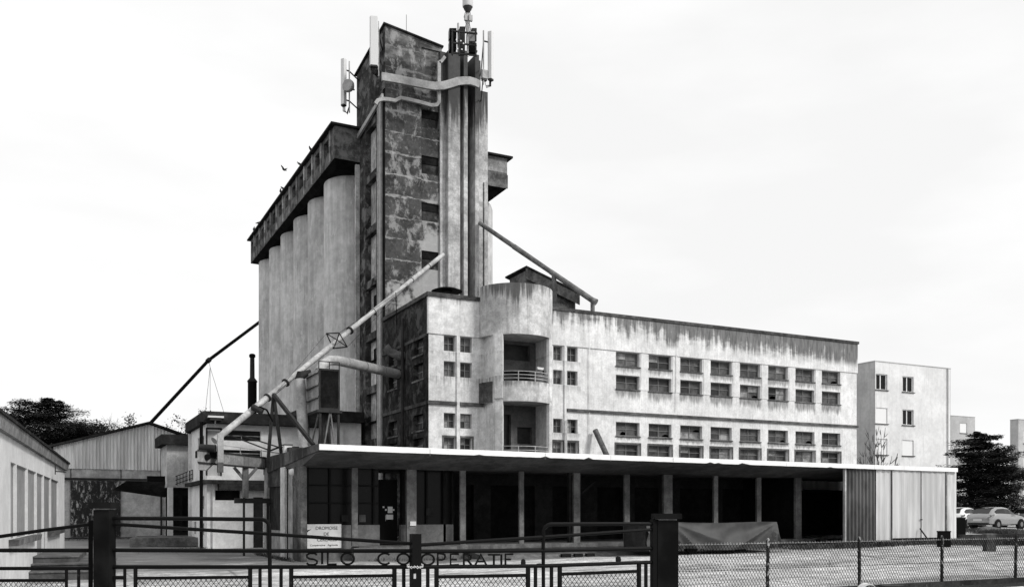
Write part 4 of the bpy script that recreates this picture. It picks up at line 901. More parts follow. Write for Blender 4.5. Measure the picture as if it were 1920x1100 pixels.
def warehouse():
    T = 60.5; X0,X1 = -.05,8.6; z0 = .1
    r = thing('warehouse', (4,66,.1), 'gabled warehouse with corrugated upper wall and big peeling sliding door', 'warehouse')
    ax = sx(279,T); za = 7.05; zl = 5.5; zr = 5.9; xr = 8.6
    top = lambda x: (zl+(za-zl)*(x-X0)/(ax-X0)) if x < ax else za+(zr-za)*(x-ax)/(xr-ax)
    MB().box(X0,X1,T,T+.2,z0,4.2).build('wall', 'yardwall', r)
    xe = sx(328,T)
    corrug(MB(), (X0+.05,T-.06),(xe,T-.06), 4.2, 6, .19,.03, topf=lambda u: top(X0+.05+u)-.05).build('corrugated_gable', 'corrgrey', r)
    MB().add([(xe,T-.03,4.2),(xr,T-.03,4.2),(xr,T-.03,zr-.05),(xe,T-.03,top(xe)-.05)],[(0,1,2,3)]).build('gable_wall', 'yardwall', r)
    e = .12
    MB().hexa([(X0-.5,T-.35,zl-.18),(ax,T-.35,za),(ax,T+16,za),(X0-.5,T+16,zl-.18)],[(X0-.5,T-.35,zl-.18+e),(ax,T-.35,za+e),(ax,T+16,za+e),(X0-.5,T+16,zl-.18+e)]).hexa([(ax,T-.35,za),(xr+.3,T-.35,zr-.05),(xr+.3,T+16,zr-.05),(ax,T+16,za)],[(ax,T-.35,za+e),(xr+.3,T-.35,zr-.05+e),(xr+.3,T+16,zr-.05+e),(ax,T+16,za+e)]).build('roof', 'slab', r)
    MB().box(X0+.3,xe+.1,T-.15,T-.001,3.55,3.66).build('door_track', 'steel', r)
    a = sx(132,T); b = sx(226,T); m = MB().box(a,b,T-.12,T-.03,z0+.05,3.5).build('sliding_door', 'peel', r)
    q = MB()
    for z in (2.75,1.85): q.box(a,b,T-.135,T-.121,z,z+.03)
    q.box((a+b)/2+.1,(a+b)/2+.13,T-.136,T-.121,2.78,3.5); q.build('door_rail', 'steel', m)
    q = MB()
    for px in (132,226): q.box(sx(px,T),sx(px,T)+.05,T-.02,T-.001,3.66,4.2)
    q.build('joint', 'steel', r)
    MB().box(X0,X0+.2,T+.2,T+16,z0,zl-.2).box(X1-.2,X1,T+.2,T+16,z0,zr-.2).build('side_wall', 'yardwall', r)
    c = sx(302,T); MB().tube([(c,T-.12,.2),(c,T-.12,5.9)], .06, 6).build('downpipe', 'steel', r, smooth=True)
    MB().box(xe+.02,xe+.5,T-.2,T-.03,z0,5.3).build('corner_pier', 'office', r)
warehouse()

# ================================================================== LEFT BUILDING
def leftb():
    Cw = (-16.1,33.0); du = Vector((-.413,1)).normalized(); nn = Vector((du.y,-du.x))
    def L(k, off, z): v = Vector(Cw)-du*k*1.082+nn*off; return C2(v.x, v.y, z)
    r = thing('annex_building', L(8,-4,0), 'low white building with tall finned windows and concrete steps at the left edge', 'building')
    def face(k0,k1,z0,z1,off=0): return [L(k0,off,z0),L(k1,off,z0),L(k1,off,z1),L(k0,off,z1)]
    # wall panels around the window strip (k grows towards the camera)
    ks = (2.6,14.5); zt = 2.62; zs = 1.06; dk = (6.7,9.97)
    m = MB()
    for a,b,c,d in ((0,ks[0],-.1,3.1),(ks[1],19,-.1,3.1),(ks[0],ks[1],zt,3.1),(ks[0],dk[0],-.1,zs),(dk[1],ks[1],-.1,zs)): m.quad(*face(a,b,c,d))
    for a,b,c,d in ((ks[0],ks[1],zt,zt),): m.quad(L(a,0,c),L(b,0,c),L(b,-.07,c),L(a,-.07,c))
    for a in (ks[0],ks[1]): m.quad(L(a,0,zs),L(a,-.07,zs),L(a,-.07,zt),L(a,0,zt))
    for a in dk: m.quad(L(a,0,0),L(a,-.07,0),L(a,-.07,zs),L(a,0,zs))
    for a,b in ((ks[0],dk[0]),(dk[1],ks[1])): m.quad(L(a,0,zs),L(b,0,zs),L(b,-.07,zs),L(a,-.07,zs))
    m.quad(*[L(0,0,-.1),L(0,-9,-.1),L(0,-9,3.1),L(0,0,3.1)]); m.build('wall', 'leftwall', r)
    MB().quad(*face(ks[0],dk[0],zs,zt,-.06)).build('window_panel', 'leftpanel', r); MB().quad(*face(dk[1],ks[1],zs,zt,-.06)).build('window_panel', 'leftpanel', r)
    MB().quad(*face(dk[0],dk[1],.3,zt,-.058)).build('door', 'leftpanel', r)
    def kof(px): p = (px-960)/F; return (33*p+16.1)/(.413+p)
    for px in (30.5,51.5,68.5,82,95.5):
        k = kof(px); MB().hexa([L(k-.05,.004,.3 if 64 < px < 90 else zs),L(k+.05,.004,.3 if 64 < px < 90 else zs),L(k+.05,-.055,.3 if 64 < px < 90 else zs),L(k-.05,-.055,.3 if 64 < px < 90 else zs)],[L(k-.05,.004,zt),L(k+.05,.004,zt),L(k+.05,-.055,zt),L(k-.05,-.055,zt)]).build('fin', 'leftwall', r)
    for a,b in ((2.2,dk[0]-.1),(dk[1]+.1,ks[1]+.3)): MB().hexa([L(a,.16,zs-.13),L(b,.16,zs-.13),L(b,-.0,zs-.13),L(a,-.0,zs-.13)],[L(a,.18,zs-.002),L(b,.18,zs-.002),L(b,.001,zs-.002),L(a,.001,zs-.002)]).build('sill', 'course', r)
    e0,e1 = -.22,19.5
    MB().hexa([L(e0,.1,3.1),L(e1,.1,3.1),L(e1,-9,3.1),L(e0,-9,3.1)],[L(e0,.13,3.34),L(e1,.13,3.34),L(e1,-9,3.34),L(e0,-9,3.34)]).build('eave', 'eave', r)
    MB().hexa([L(e0-.1,.17,3.341),L(e1,.17,3.341),L(e1,-9,3.341),L(e0-.1,-9,3.341)],[L(e0-.1,.17,3.4),L(e1,.17,3.4),L(e1,-9,3.4),L(e0-.1,-9,3.4)]).build('roof', 'slab', r)
    MB().quad(L(19,0,0),L(19,-9,0),L(19,-9,3.1),L(19,0,3.1)).build('end_wall', 'leftwall', r)
    MB().bar(L(5.2,.1,2.75),L(5.2,.1,3.1),.03).bar(L(5.2,.1,2.85),L(4.6,.35,2.85),.03).build('cable_bracket', 'steel', r)
    k0,k1 = 6.0,10.4
    for i,(z,o,e) in enumerate(((.48,1.0,0),(.32,1.4,.45),(.16,1.8,.9))):
        MB().hexa([L(k0-e,.002,-.05),L(k1+e,.002,-.05),L(k1+e,o,-.05),L(k0-e,o,-.05)],[L(k0-e,.002,z),L(k1+e,.002,z),L(k1+e,o,z),L(k0-e,o,z)]).build('step', 'steps', r)
        MB().hexa([L(k0-e-.03,.002,z+.002),L(k1+e+.03,.002,z+.002),L(k1+e+.03,o+.03,z+.002),L(k0-e-.03,o+.03,z+.002)],[L(k0-e-.03,.002,z+.035),L(k1+e+.03,.002,z+.035),L(k1+e+.03,o+.03,z+.035),L(k0-e-.03,o+.03,z+.035)]).build('tread', 'dock', r)
    return L
LB = leftb()

# ================================================================== APARTMENTS
def apartment(x0,x1,T,zt,zb,cols,rows,label,mat='apart',depth=12,open_=()):
    r = thing('apartment_block', ((x0+x1)/2,T+depth/2,zb), label, 'building')
    holes = [(c,c+1.4,z,z+1.35) for c in cols for z in rows]
    wall(MB(),'x',T,x0,x1,zb,zt,holes,d=.25).build('wall', mat, r)
    MB().box(x0,x0+.02,T,T+depth,zb,zt).box(x1-.02,x1,T,T+depth,zb,zt).box(x0+.02,x1-.02,T+depth-.05,T+depth,zb,zt).build('side_walls', 'apart2', r)
    MB().box(x0-.04,x1+.04,T-.04,T+depth,zt,zt+.07).build('roof', 'apart2', r)
    for i,(a,b,c,d) in enumerate(holes):
        m = MB(); e = .07
        for p,q,u,w in ((a,a+e,c,d),(b-e,b,c,d),(a+e,b-e,c,c+e),(a+e,b-e,d-e,d),((a+b)/2-.04,(a+b)/2+.04,c+e,d-e)): m.box(p,q,T+.14,T+.2,u,w)
        f = m.build('window', 'pvc', r)
        if i in open_: MB().quad((a+e,T+.19,c+e),(b-e,T+.19,c+e),(b-e,T+.19,d-e),(a+e,T+.19,d-e)).build('pane', 'dglass', f); MB().quad((a+e,T+.188,c+e),(a+e+.2,T+.188,c+e),(a+e+.2,T+.188,d-e),(a+e,T+.188,d-e)).build('curtain', 'paper', f)
        else: MB().box(a,b,T+.08,T+.13,c,d).build('shutter', 'shutter', f)
        MB().box(a-.08,b+.1,T-.1,T+.1,c-.07,c-.001).build('sill', 'course', r)
    return r
T = 56
z = lambda y,px,T=56: PT(px,y,T).z
apartment(sx(1640.5,T), sx(1782,T), T, z(677,1641), .3, (sx(1642,T),sx(1692,T)), [z(y,1660)+0 for y in (731,794,852,912)], 'pale four-storey apartment block with six visible windows beyond the shed', open_=(0,4,5))
# stair tower on its left
r_ap = thing('stair_tower', (sx(1640,T)-1.2,T+3,.3), 'blank grey stair tower attached left of the nearest apartment block', 'building')
MB().box(sx(1640.5,T)-2.6,sx(1640.5,T)-.01,T+4.0,T+12,.3,z(677,1641)).build('wall', 'apart2', r_ap); MB().box(sx(1640.5,T)-2.65,sx(1640.5,T)-.02,T+3.95,T+12,z(677,1641)+.001,z(677,1641)+.1).build('coping', 'course', r_ap)
m = MB(); x = sx(1702,T)+.0
m = MB().tube([(sx(1776,T),T-.08,.4),(sx(1776,T),T-.08,z(690,1776))], .05, 6); m.build('downpipe', 'apart2', label='pale downpipe at the right corner of the nearest apartment block', category='pipe')
T = 84; a = PT(1784,779,T); b = PT(1828,781,T)
apartment(a.x-6, b.x, T, a.z, .4, (PT(1800,800,T).x,), [PT(1800,y,T).z for y in (811,848,885,920)], 'further grey apartment block with one column of shuttered windows rising behind the cedar', 'apart2')
T = 62; a = PT(1909,786,T); dpp = (2-.543)/(2*.543+1)*a.x-T
apartment(a.x, a.x+14, T, a.z, .4, (a.x+.9,a.x+4.3), [PT(1913,y,T).z for y in (830,880,930)], 'grey apartment block cut off by the right edge of the picture', 'apart2', depth=dpp)
# ================================================================== GATE, PILLARS, FENCE
GL = ((213-960)/F*15.3, 15.3); GM = ((779-960)/F*15.24, 15.24); GR = ((1230-960)/F*16.75, 16.75)
def leaf(A, B, px, py, off=0):
    p = (px-960)/F; k = (p*A[1]-A[0])/((B[0]-A[0])-p*(B[1]-A[1])); Y = A[1]+k*(B[1]-A[1])-off; return P(px, py, Y)
GLY = {'S': [[(.92,.86),(.72,.98),(.3,.98),(.06,.84),(.08,.64),(.3,.52),(.7,.46),(.94,.32),(.92,.12),(.68,.0),(.28,.0),(.04,.14)]],
 'I': [[(.5,0),(.5,1)]], 'L': [[(.1,1),(.1,0),(.95,0)]],
 'O': [[(.5+.5*math.sin(2*math.pi*i/16), .5+.5*math.cos(2*math.pi*i/16)) for i in range(17)]],
 'C': [[(.5+.5*math.cos(R(45+270*i/14)), .5+.5*math.sin(R(45+270*i/14))) for i in range(15)]],
 'P': [[(.1,0),(.1,1),(.6,1),(.88,.9),(.92,.74),(.85,.56),(.6,.48),(.1,.48)]],
 'E': [[(.95,1),(.1,1),(.1,0),(.95,0)],[(.1,.5),(.75,.5)]],
 'R': [[(.1,0),(.1,1),(.6,1),(.88,.9),(.92,.74),(.85,.56),(.6,.48),(.1,.48)],[(.5,.48),(.95,0)]],
 'A': [[(0,0),(.5,1),(1,0)],[(.2,.33),(.8,.33)]], 'T': [[(0,1),(1,1)],[(.5,1),(.5,0)]], 'F': [[(.1,0),(.1,1),(.95,1)],[(.1,.52),(.7,.52)]]}
def mesh_panel(root, A, B, x0, x1, top0, top1, zb=.12, pitch=.085):
    a = leaf(A,B,x0,top0); b = leaf(A,B,x1,top1); d = Vector((b.x-a.x,b.y-a.y,0)); Ln = d.length; d /= Ln; m = MB(); zt = min(a.z,b.z)
    H = zt-zb; sl = 1.25; w = H/sl; nn = Vector((d.y,-d.x,0)); k = 0
    for sgn,off in ((1,.004),(-1,-.004)):
        u = -w
        while u < Ln:
            u0,z0 = (u,zb) if sgn > 0 else (u,zt); s = 1 if sgn > 0 else -1
            t0 = max(0,-u); t1 = min(w,Ln-u)
            if t1 > t0+.01:
                pt = lambda t: Vector((a.x,a.y,0))+d*(u+t)+nn*off+Vector((0,0,z0+s*t*sl))
                m.tube([pt(t0),pt(t1)], .0056, 3, cap=False)
            u += pitch
    m.build('wire_mesh', 'gate', root)
def gate():
    defs = [(GL,GM,'left black tubular gate leaf carrying the letters SILO CO','L'),(GR,GM,'right black tubular gate leaf carrying the letters OPERATIF','R')]
    for A,B,lab,side in defs:
        o = P(213 if side == 'L' else 1230, 1100, A[1]); r = thing('gate_leaf', (o.x,o.y,0), lab, 'gate', 'entrance gate leaves')
        pt = lambda x,y: leaf(A,B,x,y)
        def rail(name, pts, rad=.034, n=8): MB().tube([pt(*q) for q in pts], rad, n).build(name, 'gate', r, smooth=True)
        def vbar(x, y, rad=.026, sq=True):
            a = pt(x,y); w = MB(); w.box(a.x-rad,a.x+rad,a.y-rad,a.y+rad,.06,a.z); w.build('upright', 'gate', r)
        if side == 'L':
            arc = [(490+15*math.sin(R(t)), 988-15*math.cos(R(t))) for t in range(0,91,15)]
            a = pt(505,1000); rail('top_rail', [(213,971),(350,971.5)]+arc+[(505.5,1010),(506.5,1128)])
            rail('sloping_rail', [(213,982),(500,1000),(772,1018.5)], .03)
            rail('middle_rail', [(213,1030.5),(500,1032),(772,1032)]); rail('lower_rail', [(213,1062),(500,1062),(772,1062)])
            for x in (234,254,469,487.5,527,546,739.5,757): vbar(x,1062, .03 if x in (254,469,546,739.5) else .024)
            for x0,x1,y0,y1 in ((256,468,1083,1081),(548,738,1081,1078)):
                MB().bar(pt(x0,y0),pt(x1,y1),.05).build('mesh_frame', 'gate', r); mesh_panel(r,A,B,x0,x1,y0,y1)
            MB().box(*(lambda q:(q.x-.08,q.x+.08,q.y-.07,q.y+.07,-.02,q.z))(pt(779,1000))).build('meeting_post', 'gate', r)
            MB().bar(pt(213,1082),pt(234,1082),.06).build('hinge_plate', 'gate', r)
            word = [('S',574,596,1036,1058),('I',600,608,1035,1057),('L',612.5,632,1035,1057),('O',640,664,1036,1057),('C',709,734,1036.5,1057),('O',745,768,1037,1057)]
        else:
            arc = [(1034-15*math.sin(R(t)), 997-15*math.cos(R(t))) for t in range(0,91,15)]
            rail('top_rail', [(1225,981.5),(1130,981.5)]+arc+[(1018.5,1020),(1019,1128)])
            rail('sloping_rail', [(1225,992),(1020,1006),(786,1021)], .03)
            rail('middle_rail', [(1225,1027),(1020,1031.5),(786,1033)]); rail('lower_rail', [(1225,1053),(1020,1060),(786,1062)])
            for x in (802,818.5,990,1004,1034,1049.5,1198,1211): vbar(x,1062 if x < 1100 else 1054, .03 if x in (818.5,990,1049.5,1198) else .024)
            for x0,x1,y0,y1 in ((820,989,1080.5,1077.5),(1051,1197,1075.5,1070)):
                MB().bar(pt(x0,y0),pt(x1,y1),.055).build('mesh_frame', 'gate', r); mesh_panel(r,A,B,x0,x1,y0,y1)
            q = pt(1226,1000); MB().box(q.x-.05,q.x+.05,q.y-.05,q.y+.05,0.02,pt(1226,973).z).build('hinge_post', 'gate', r)
            word = [('O',790,814,1038,1058),('P',819,836,1037,1059),('E',843,861,1038,1058),('R',868,885,1038,1058.5),('A',891,912,1038,1058.5),('T',915,937,1039,1058.5),('I',936,944,1038,1058.5),('F',946,963,1038,1058.5)]
        for ch,x0,x1,y0,y1 in word:
            m = MB()
            for pl in GLY[ch]: m.tube([pt(x0+(x1-x0)*u, y1-(y1-y0)*v) for u,v in pl], .019, 6)
            m.build('letter', 'gate', r, smooth=True)
    # left pillar side leaf (pedestrian side)
    A = (GL[0]-.45,15.3); Bq = ((-60-960)/F*15.3,15.3); pt = lambda x,y: leaf(A,Bq,x,y)
    o = P(120,1100,15.3); r = thing('side_gate', (o.x,o.y,0), 'black tubular side gate left of the left pillar', 'gate')
    def rl(n,pts,rad=.034): MB().tube([pt(*q) for q in pts], rad, 8).build(n, 'gate', r, smooth=True)
    rl('sloping_rail', [(167,982.5),(84,993),(0,1005),(-70,1016)], .03); rl('middle_rail', [(167,1031),(-70,1031)]); rl('lower_rail', [(167,1064.5),(-70,1065)], .03)
    for x in (124.5,147.5): a = pt(x,1064); MB().box(a.x-.025,a.x+.025,a.y-.025,a.y+.025,.06,a.z).build('upright', 'gate', r)
    a = pt(170,975); MB().box(a.x-.035,a.x+.035,a.y-.03,a.y+.03,.0,a.z).build('hinge_post', 'gate', r)
    MB().bar(pt(123,1087),pt(-70,1087.5),.05).build('mesh_frame', 'gate', r); mesh_panel(r,A,Bq,-60,122,1088,1088)
    # chain and padlock
    c = P(779,1058,15.05); t = thing('chain', c, 'bright steel chain and padlock looped round the centre gate post', 'chain')
    m = MB()
    for k in range(16):
        a = math.pi*2*k/16; b = math.pi*2*(k+1)/16; q = lambda t: c+C2(.13*math.cos(t), -.05-.13*math.sin(t)*.9, -.0-.05*abs(math.cos(t/1))+.03*math.cos(2*t))
        u = q(a); v = q(b); m.tube([u-Vector((0,0,.012)),u.lerp(v,.5)+Vector((0,0,.012)),v-Vector((0,0,.012))], .008, 5)
    m.build('links', 'wirelight', t, smooth=True)
    q = P(777.5,1078,15.03); MB().box(q.x-.018,q.x+.018,q.y-.012,q.y+.012,q.z-.05,q.z+.03).build('padlock', 'wirelight', t)
gate()
def pillar(px0,px1,Y,ytop,lab,capw):
    a = P(px0,1100,Y); b = P(px1,1100,Y); c = (a+b)/2; w = (b-a).length/2; r = thing('gate_pillar', (c.x,c.y,-.05), lab, 'gate pillar', 'dark gate pillars')
    rt = Vector((2/Q5,-1/Q5,0)); fw = Vector((1/Q5,2/Q5,0)); z = P(0,ytop,Y).z
    sq = lambda h,z_: [Vector((c.x,c.y,z_))+rt*i*h+fw*(j*h+w) for i,j in ((-1,-1),(1,-1),(1,1),(-1,1))]
    rot = lambda L: L
    MB().hexa(sq(w,-.1), sq(w,z-.125)).build('shaft', 'pillar', r); MB().hexa(sq(w-.02,z-.124), sq(w-.02,z-.101)).build('neck', 'endpale', r)
    MB().hexa(sq(capw,z-.1), sq(capw,z)).build('cap', 'pillar', r)
pillar(175,204.5,15.15,941,'slim black gate pillar with flat cap at the left end of the gate',.175)
pillar(1233.5,1272,16.7,962,'wide black gate pillar with flat cap where the wire fence starts',.245)

gzf = lambda x: 0.0
def fence():
    t0 = 13.86; xs = [12.53+2.5*i for i in range(-1,8)]; xs[0] = 10.35
    r = thing('chain_link_fence', (20,t0,0), 'low chain link fence on chipped dark posts running right from the gate pillar', 'fence')
    H = lambda x: gzf(x)+1.02
    pm = None
    for i,x in enumerate(xs[1:]):
        g = gzf(x); lean = (.02,-.015,.01,.03,0,0,0,0)[i]
        m = MB(); m.tube([(x,t0,g-.05),(x+lean,t0,g+1.06)], .034, 8); m.tube([(x+lean,t0,g+1.06),(x+lean,t0,g+1.1)], .03, 8, radii=[.034,.012]); m.build('post', 'post', r, smooth=True)
    pitch = .075
    for i in range(len(xs)-1):
        a,b = xs[i]+.03,xs[i+1]-.03; m = MB(); zb = .1; Ln = b-a; z0 = gzf(a); z1 = gzf(b); Hh = .9; sl = 1.5; w = Hh/sl
        for sgn,off,rad in ((-1,-.006,.0062),(1,.006,.0036)):
            n = int((Ln+w)/pitch)+1
            for k in range(n):
                u = -w+k*pitch; ta = max(0,-u); tb = min(w,Ln-u)
                if tb-ta < .02: continue
                def pt(t): x = a+u+t; return (x, t0+off, zb+z0+(z1-z0)*(u+t)/Ln+(t*sl if sgn > 0 else Hh-t*sl))
                m.tube([pt(ta),pt(tb)], rad, 3, cap=False)
        m.build('wire_mesh', 'wire', r)
        m = MB(); m.tube([(a,t0,z0+1.0),((a+b)/2,t0,(z0+z1)/2+.99),(b,t0,z1+1.0)], .004, 4); 
        rr = random.Random(i)
        for k in range(int(Ln/pitch)):
            x = a+(k+.5)*pitch+rr.uniform(-.01,.01); zt = z0+(z1-z0)*(x-a)/Ln+.99; m.tube([(x-.02,t0,zt-.01),(x,t0,zt+.035+rr.uniform(-.01,.01)),(x+.018,t0,zt)], .0028, 3, cap=False)
        m.build('top_wire', 'galv', r)
        MB().tube([(a,t0-.01,z0+.5),(b,t0-.01,z1+.5)], .005, 4).build('middle_wire', 'wire', r)
    MB().hexa([(10.3,t0-.09,-.1),(31,t0-.09,-.1),(31,t0+.09,-.1),(10.3,t0+.09,-.1)],[(10.3,t0-.09,.07),(31,t0-.09,gzf(31)+.09),(31,t0+.09,gzf(31)+.09),(10.3,t0+.09,.07)]).build('kerb', 'kerb', r)
fence()

def textmesh(body, size, mat, parent, M4, name='lettering', sx_=1.0, bold=.0):
    cu = bpy.data.curves.new('t', 'FONT'); cu.body = body; cu.size = size; cu.align_x = 'CENTER'; cu.offset = bold; cu.extrude = .002
    o = bpy.data.objects.new('t', cu); COL.objects.link(o); dg = bpy.context.evaluated_depsgraph_get()
    me = bpy.data.meshes.new_from_object(o.evaluated_get(dg)); bpy.data.objects.remove(o); 
    b = MB(); b.v = [M4 @ Vector((v.co.x*sx_, v.co.y, v.co.z)) for v in me.vertices]; b.f = [list(p.vertices) for p in me.polygons]
    return b.build(name, mat, parent)
def signboard():
    T = 30.36; a = PT(562,982,T); b = PT(640,1026.5,T); z1 = PT(600,982,T).z; z0 = PT(600,1027,T).z; a.x = 7.56
    r = thing('company_sign', ((a.x+b.x)/2,T,z0), 'pale sign board lettered DROMOISE DE CEREALES Cooperative Agricole fixed on the low wall', 'sign')
    MB().box(a.x-.0,b.x,T,T+.03,z0,z1).build('board', 'sign', r)
    def at(px,py): p = PT(px,py,T-.006); return Matrix.Translation(p) @ Matrix.Rotation(R(90),4,'X')
    textmesh('DROMOISE', .15, 'ink', r, at(612.5,992), sx_=1.02, bold=.0); textmesh('DE', .15, 'ink', r, at(612,1003), sx_=1.05, bold=.0); textmesh('CEREALES', .15, 'ink', r, at(613,1013.6), sx_=1.02, bold=.0)
    textmesh('Coopérative   Agricole', .085, 'ink', r, at(607.5,1022.6), sx_=1.2, bold=.0)
    e = MB(); q = [PT(x,y,T-.004) for x,y in ((569.5,1001),(571,996.5),(575,993.5),(584,991),(578,995.5),(573.5,1000))]; e.quad(*q[::-1]); e.build('grain_emblem', 'ink', r)
signboard()
def papers():
    T = 30.5; r = thing('door_notices', PT(731,960,T+.28), 'two small pale paper notices stuck on the dark office door', 'notice')
    for x0,x1,y0,y1 in ((727,736,949,961),(724,737,964,973)): a = PT(x0,y0,T+.28); b = PT(x1,y1,T+.28); MB().box(a.x,b.x,T+.275,T+.285,b.z,a.z).build('sheet', 'paper', r)
    for x,y in ((719,950),(723.5,955),(738,955)): a = PT(x,y,T+.28); MB().box(a.x-.03,a.x+.03,T+.275,T+.285,a.z-.03,a.z+.03).build('sticker', 'paper', r)
    a = PT(774,981,29.96); MB().box(a.x-.1,a.x+.12,29.955,29.985,a.z-.07,a.z+.08).build('column_sign', 'sign', label='small pale plate strapped round the wide column left of the gate centre', category='plate')
papers()
def tarp():
    T = 26.6; a = PT(1262,980,T); b = PT(1453,980,T); zt = PT(1453,978,T).z; x0,x1 = a.x-1.2,b.x; zb = gz(x1)-.0
    r = thing('covered_trailer', ((x0+x1)/2,T+.7,gz(20)), 'low trailer hidden under a dark draped tarpaulin in front of the dock', 'trailer')
    MB().box(x0+.1,x1-.1,T+.12,T+1.5,gz(x0)+.25,zt-.04).build('load', 'steel', r)
    for x in (x0+1.2,x0+2.2,x1-1.4): MB().tube([(x,T+.2,gz(x)+.27),(x,T+.4,gz(x)+.27)], .26, 16).build('wheel', 'rubber', r)
    nx,nz = 90,26; m = MB(); vs = []; Lx = x1-x0
    for j in range(nz+1):
        v = j/nz
        for i in range(nx+1):
            u = i/nx; x = x0+Lx*u
            # swags hanging between fixing points, radiating folds at the right-hand corner
            hem = gz(x)+.13+.16*math.sin(math.pi*min(1,max(0,(u-.05)/.95)))*0+.1*max(0,1-abs(u-.3)/.3)
            z = zt-.0-(zt-hem)*v+.02*math.sin(u*9)*(1-v)
            rx = (1-u)*Lx; rz = v*(zt-hem); ang = math.atan2(rz, rx+.05); rad = math.hypot(rx, rz)
            fold = .13*(1-2*abs(math.sin(ang*8)))*math.exp(-((rad-1.3)/1.3)**2)*min(1,rad*2)
            rx2 = u*Lx-1.1; ang2 = math.atan2(rz, abs(rx2)+.05); rad2 = math.hypot(rx2, rz)
            fold += .11*(1-2*abs(math.sin(ang2*7+1)))*math.exp(-((rad2-1.4)/1.2)**2)*min(1,rad2*2)
            fold += .06*math.sin(u*31+v*5+2*math.sin(v*3))*math.sin(math.pi*v)*math.exp(-((u-.55)/.2)**2)
            y = T-.1-.12*math.sin(math.pi*v*.5)-fold*(.3+v)
            vs.append((x+(.18*v if u > .98 else 0), y, z))
    fs = [(j*(nx+1)+i, j*(nx+1)+i+1, (j+1)*(nx+1)+i+1, (j+1)*(nx+1)+i)[::-1] for j in range(nz) for i in range(nx)]
    m.add(vs, fs); n0 = len(m.v)
    m.add([(x0,T-.1,zt),(x1,T-.1,zt),(x1,T+1.6,zt-.02),(x0,T+1.6,zt-.02),(x1+.18,T-.2,gz(x1)+.13),(x1+.15,T+1.65,gz(x1)+.15)], [(0,1,2,3),(1,4,5,2)])
    m.build('tarpaulin', 'tarp', r, smooth=True)
tarp()

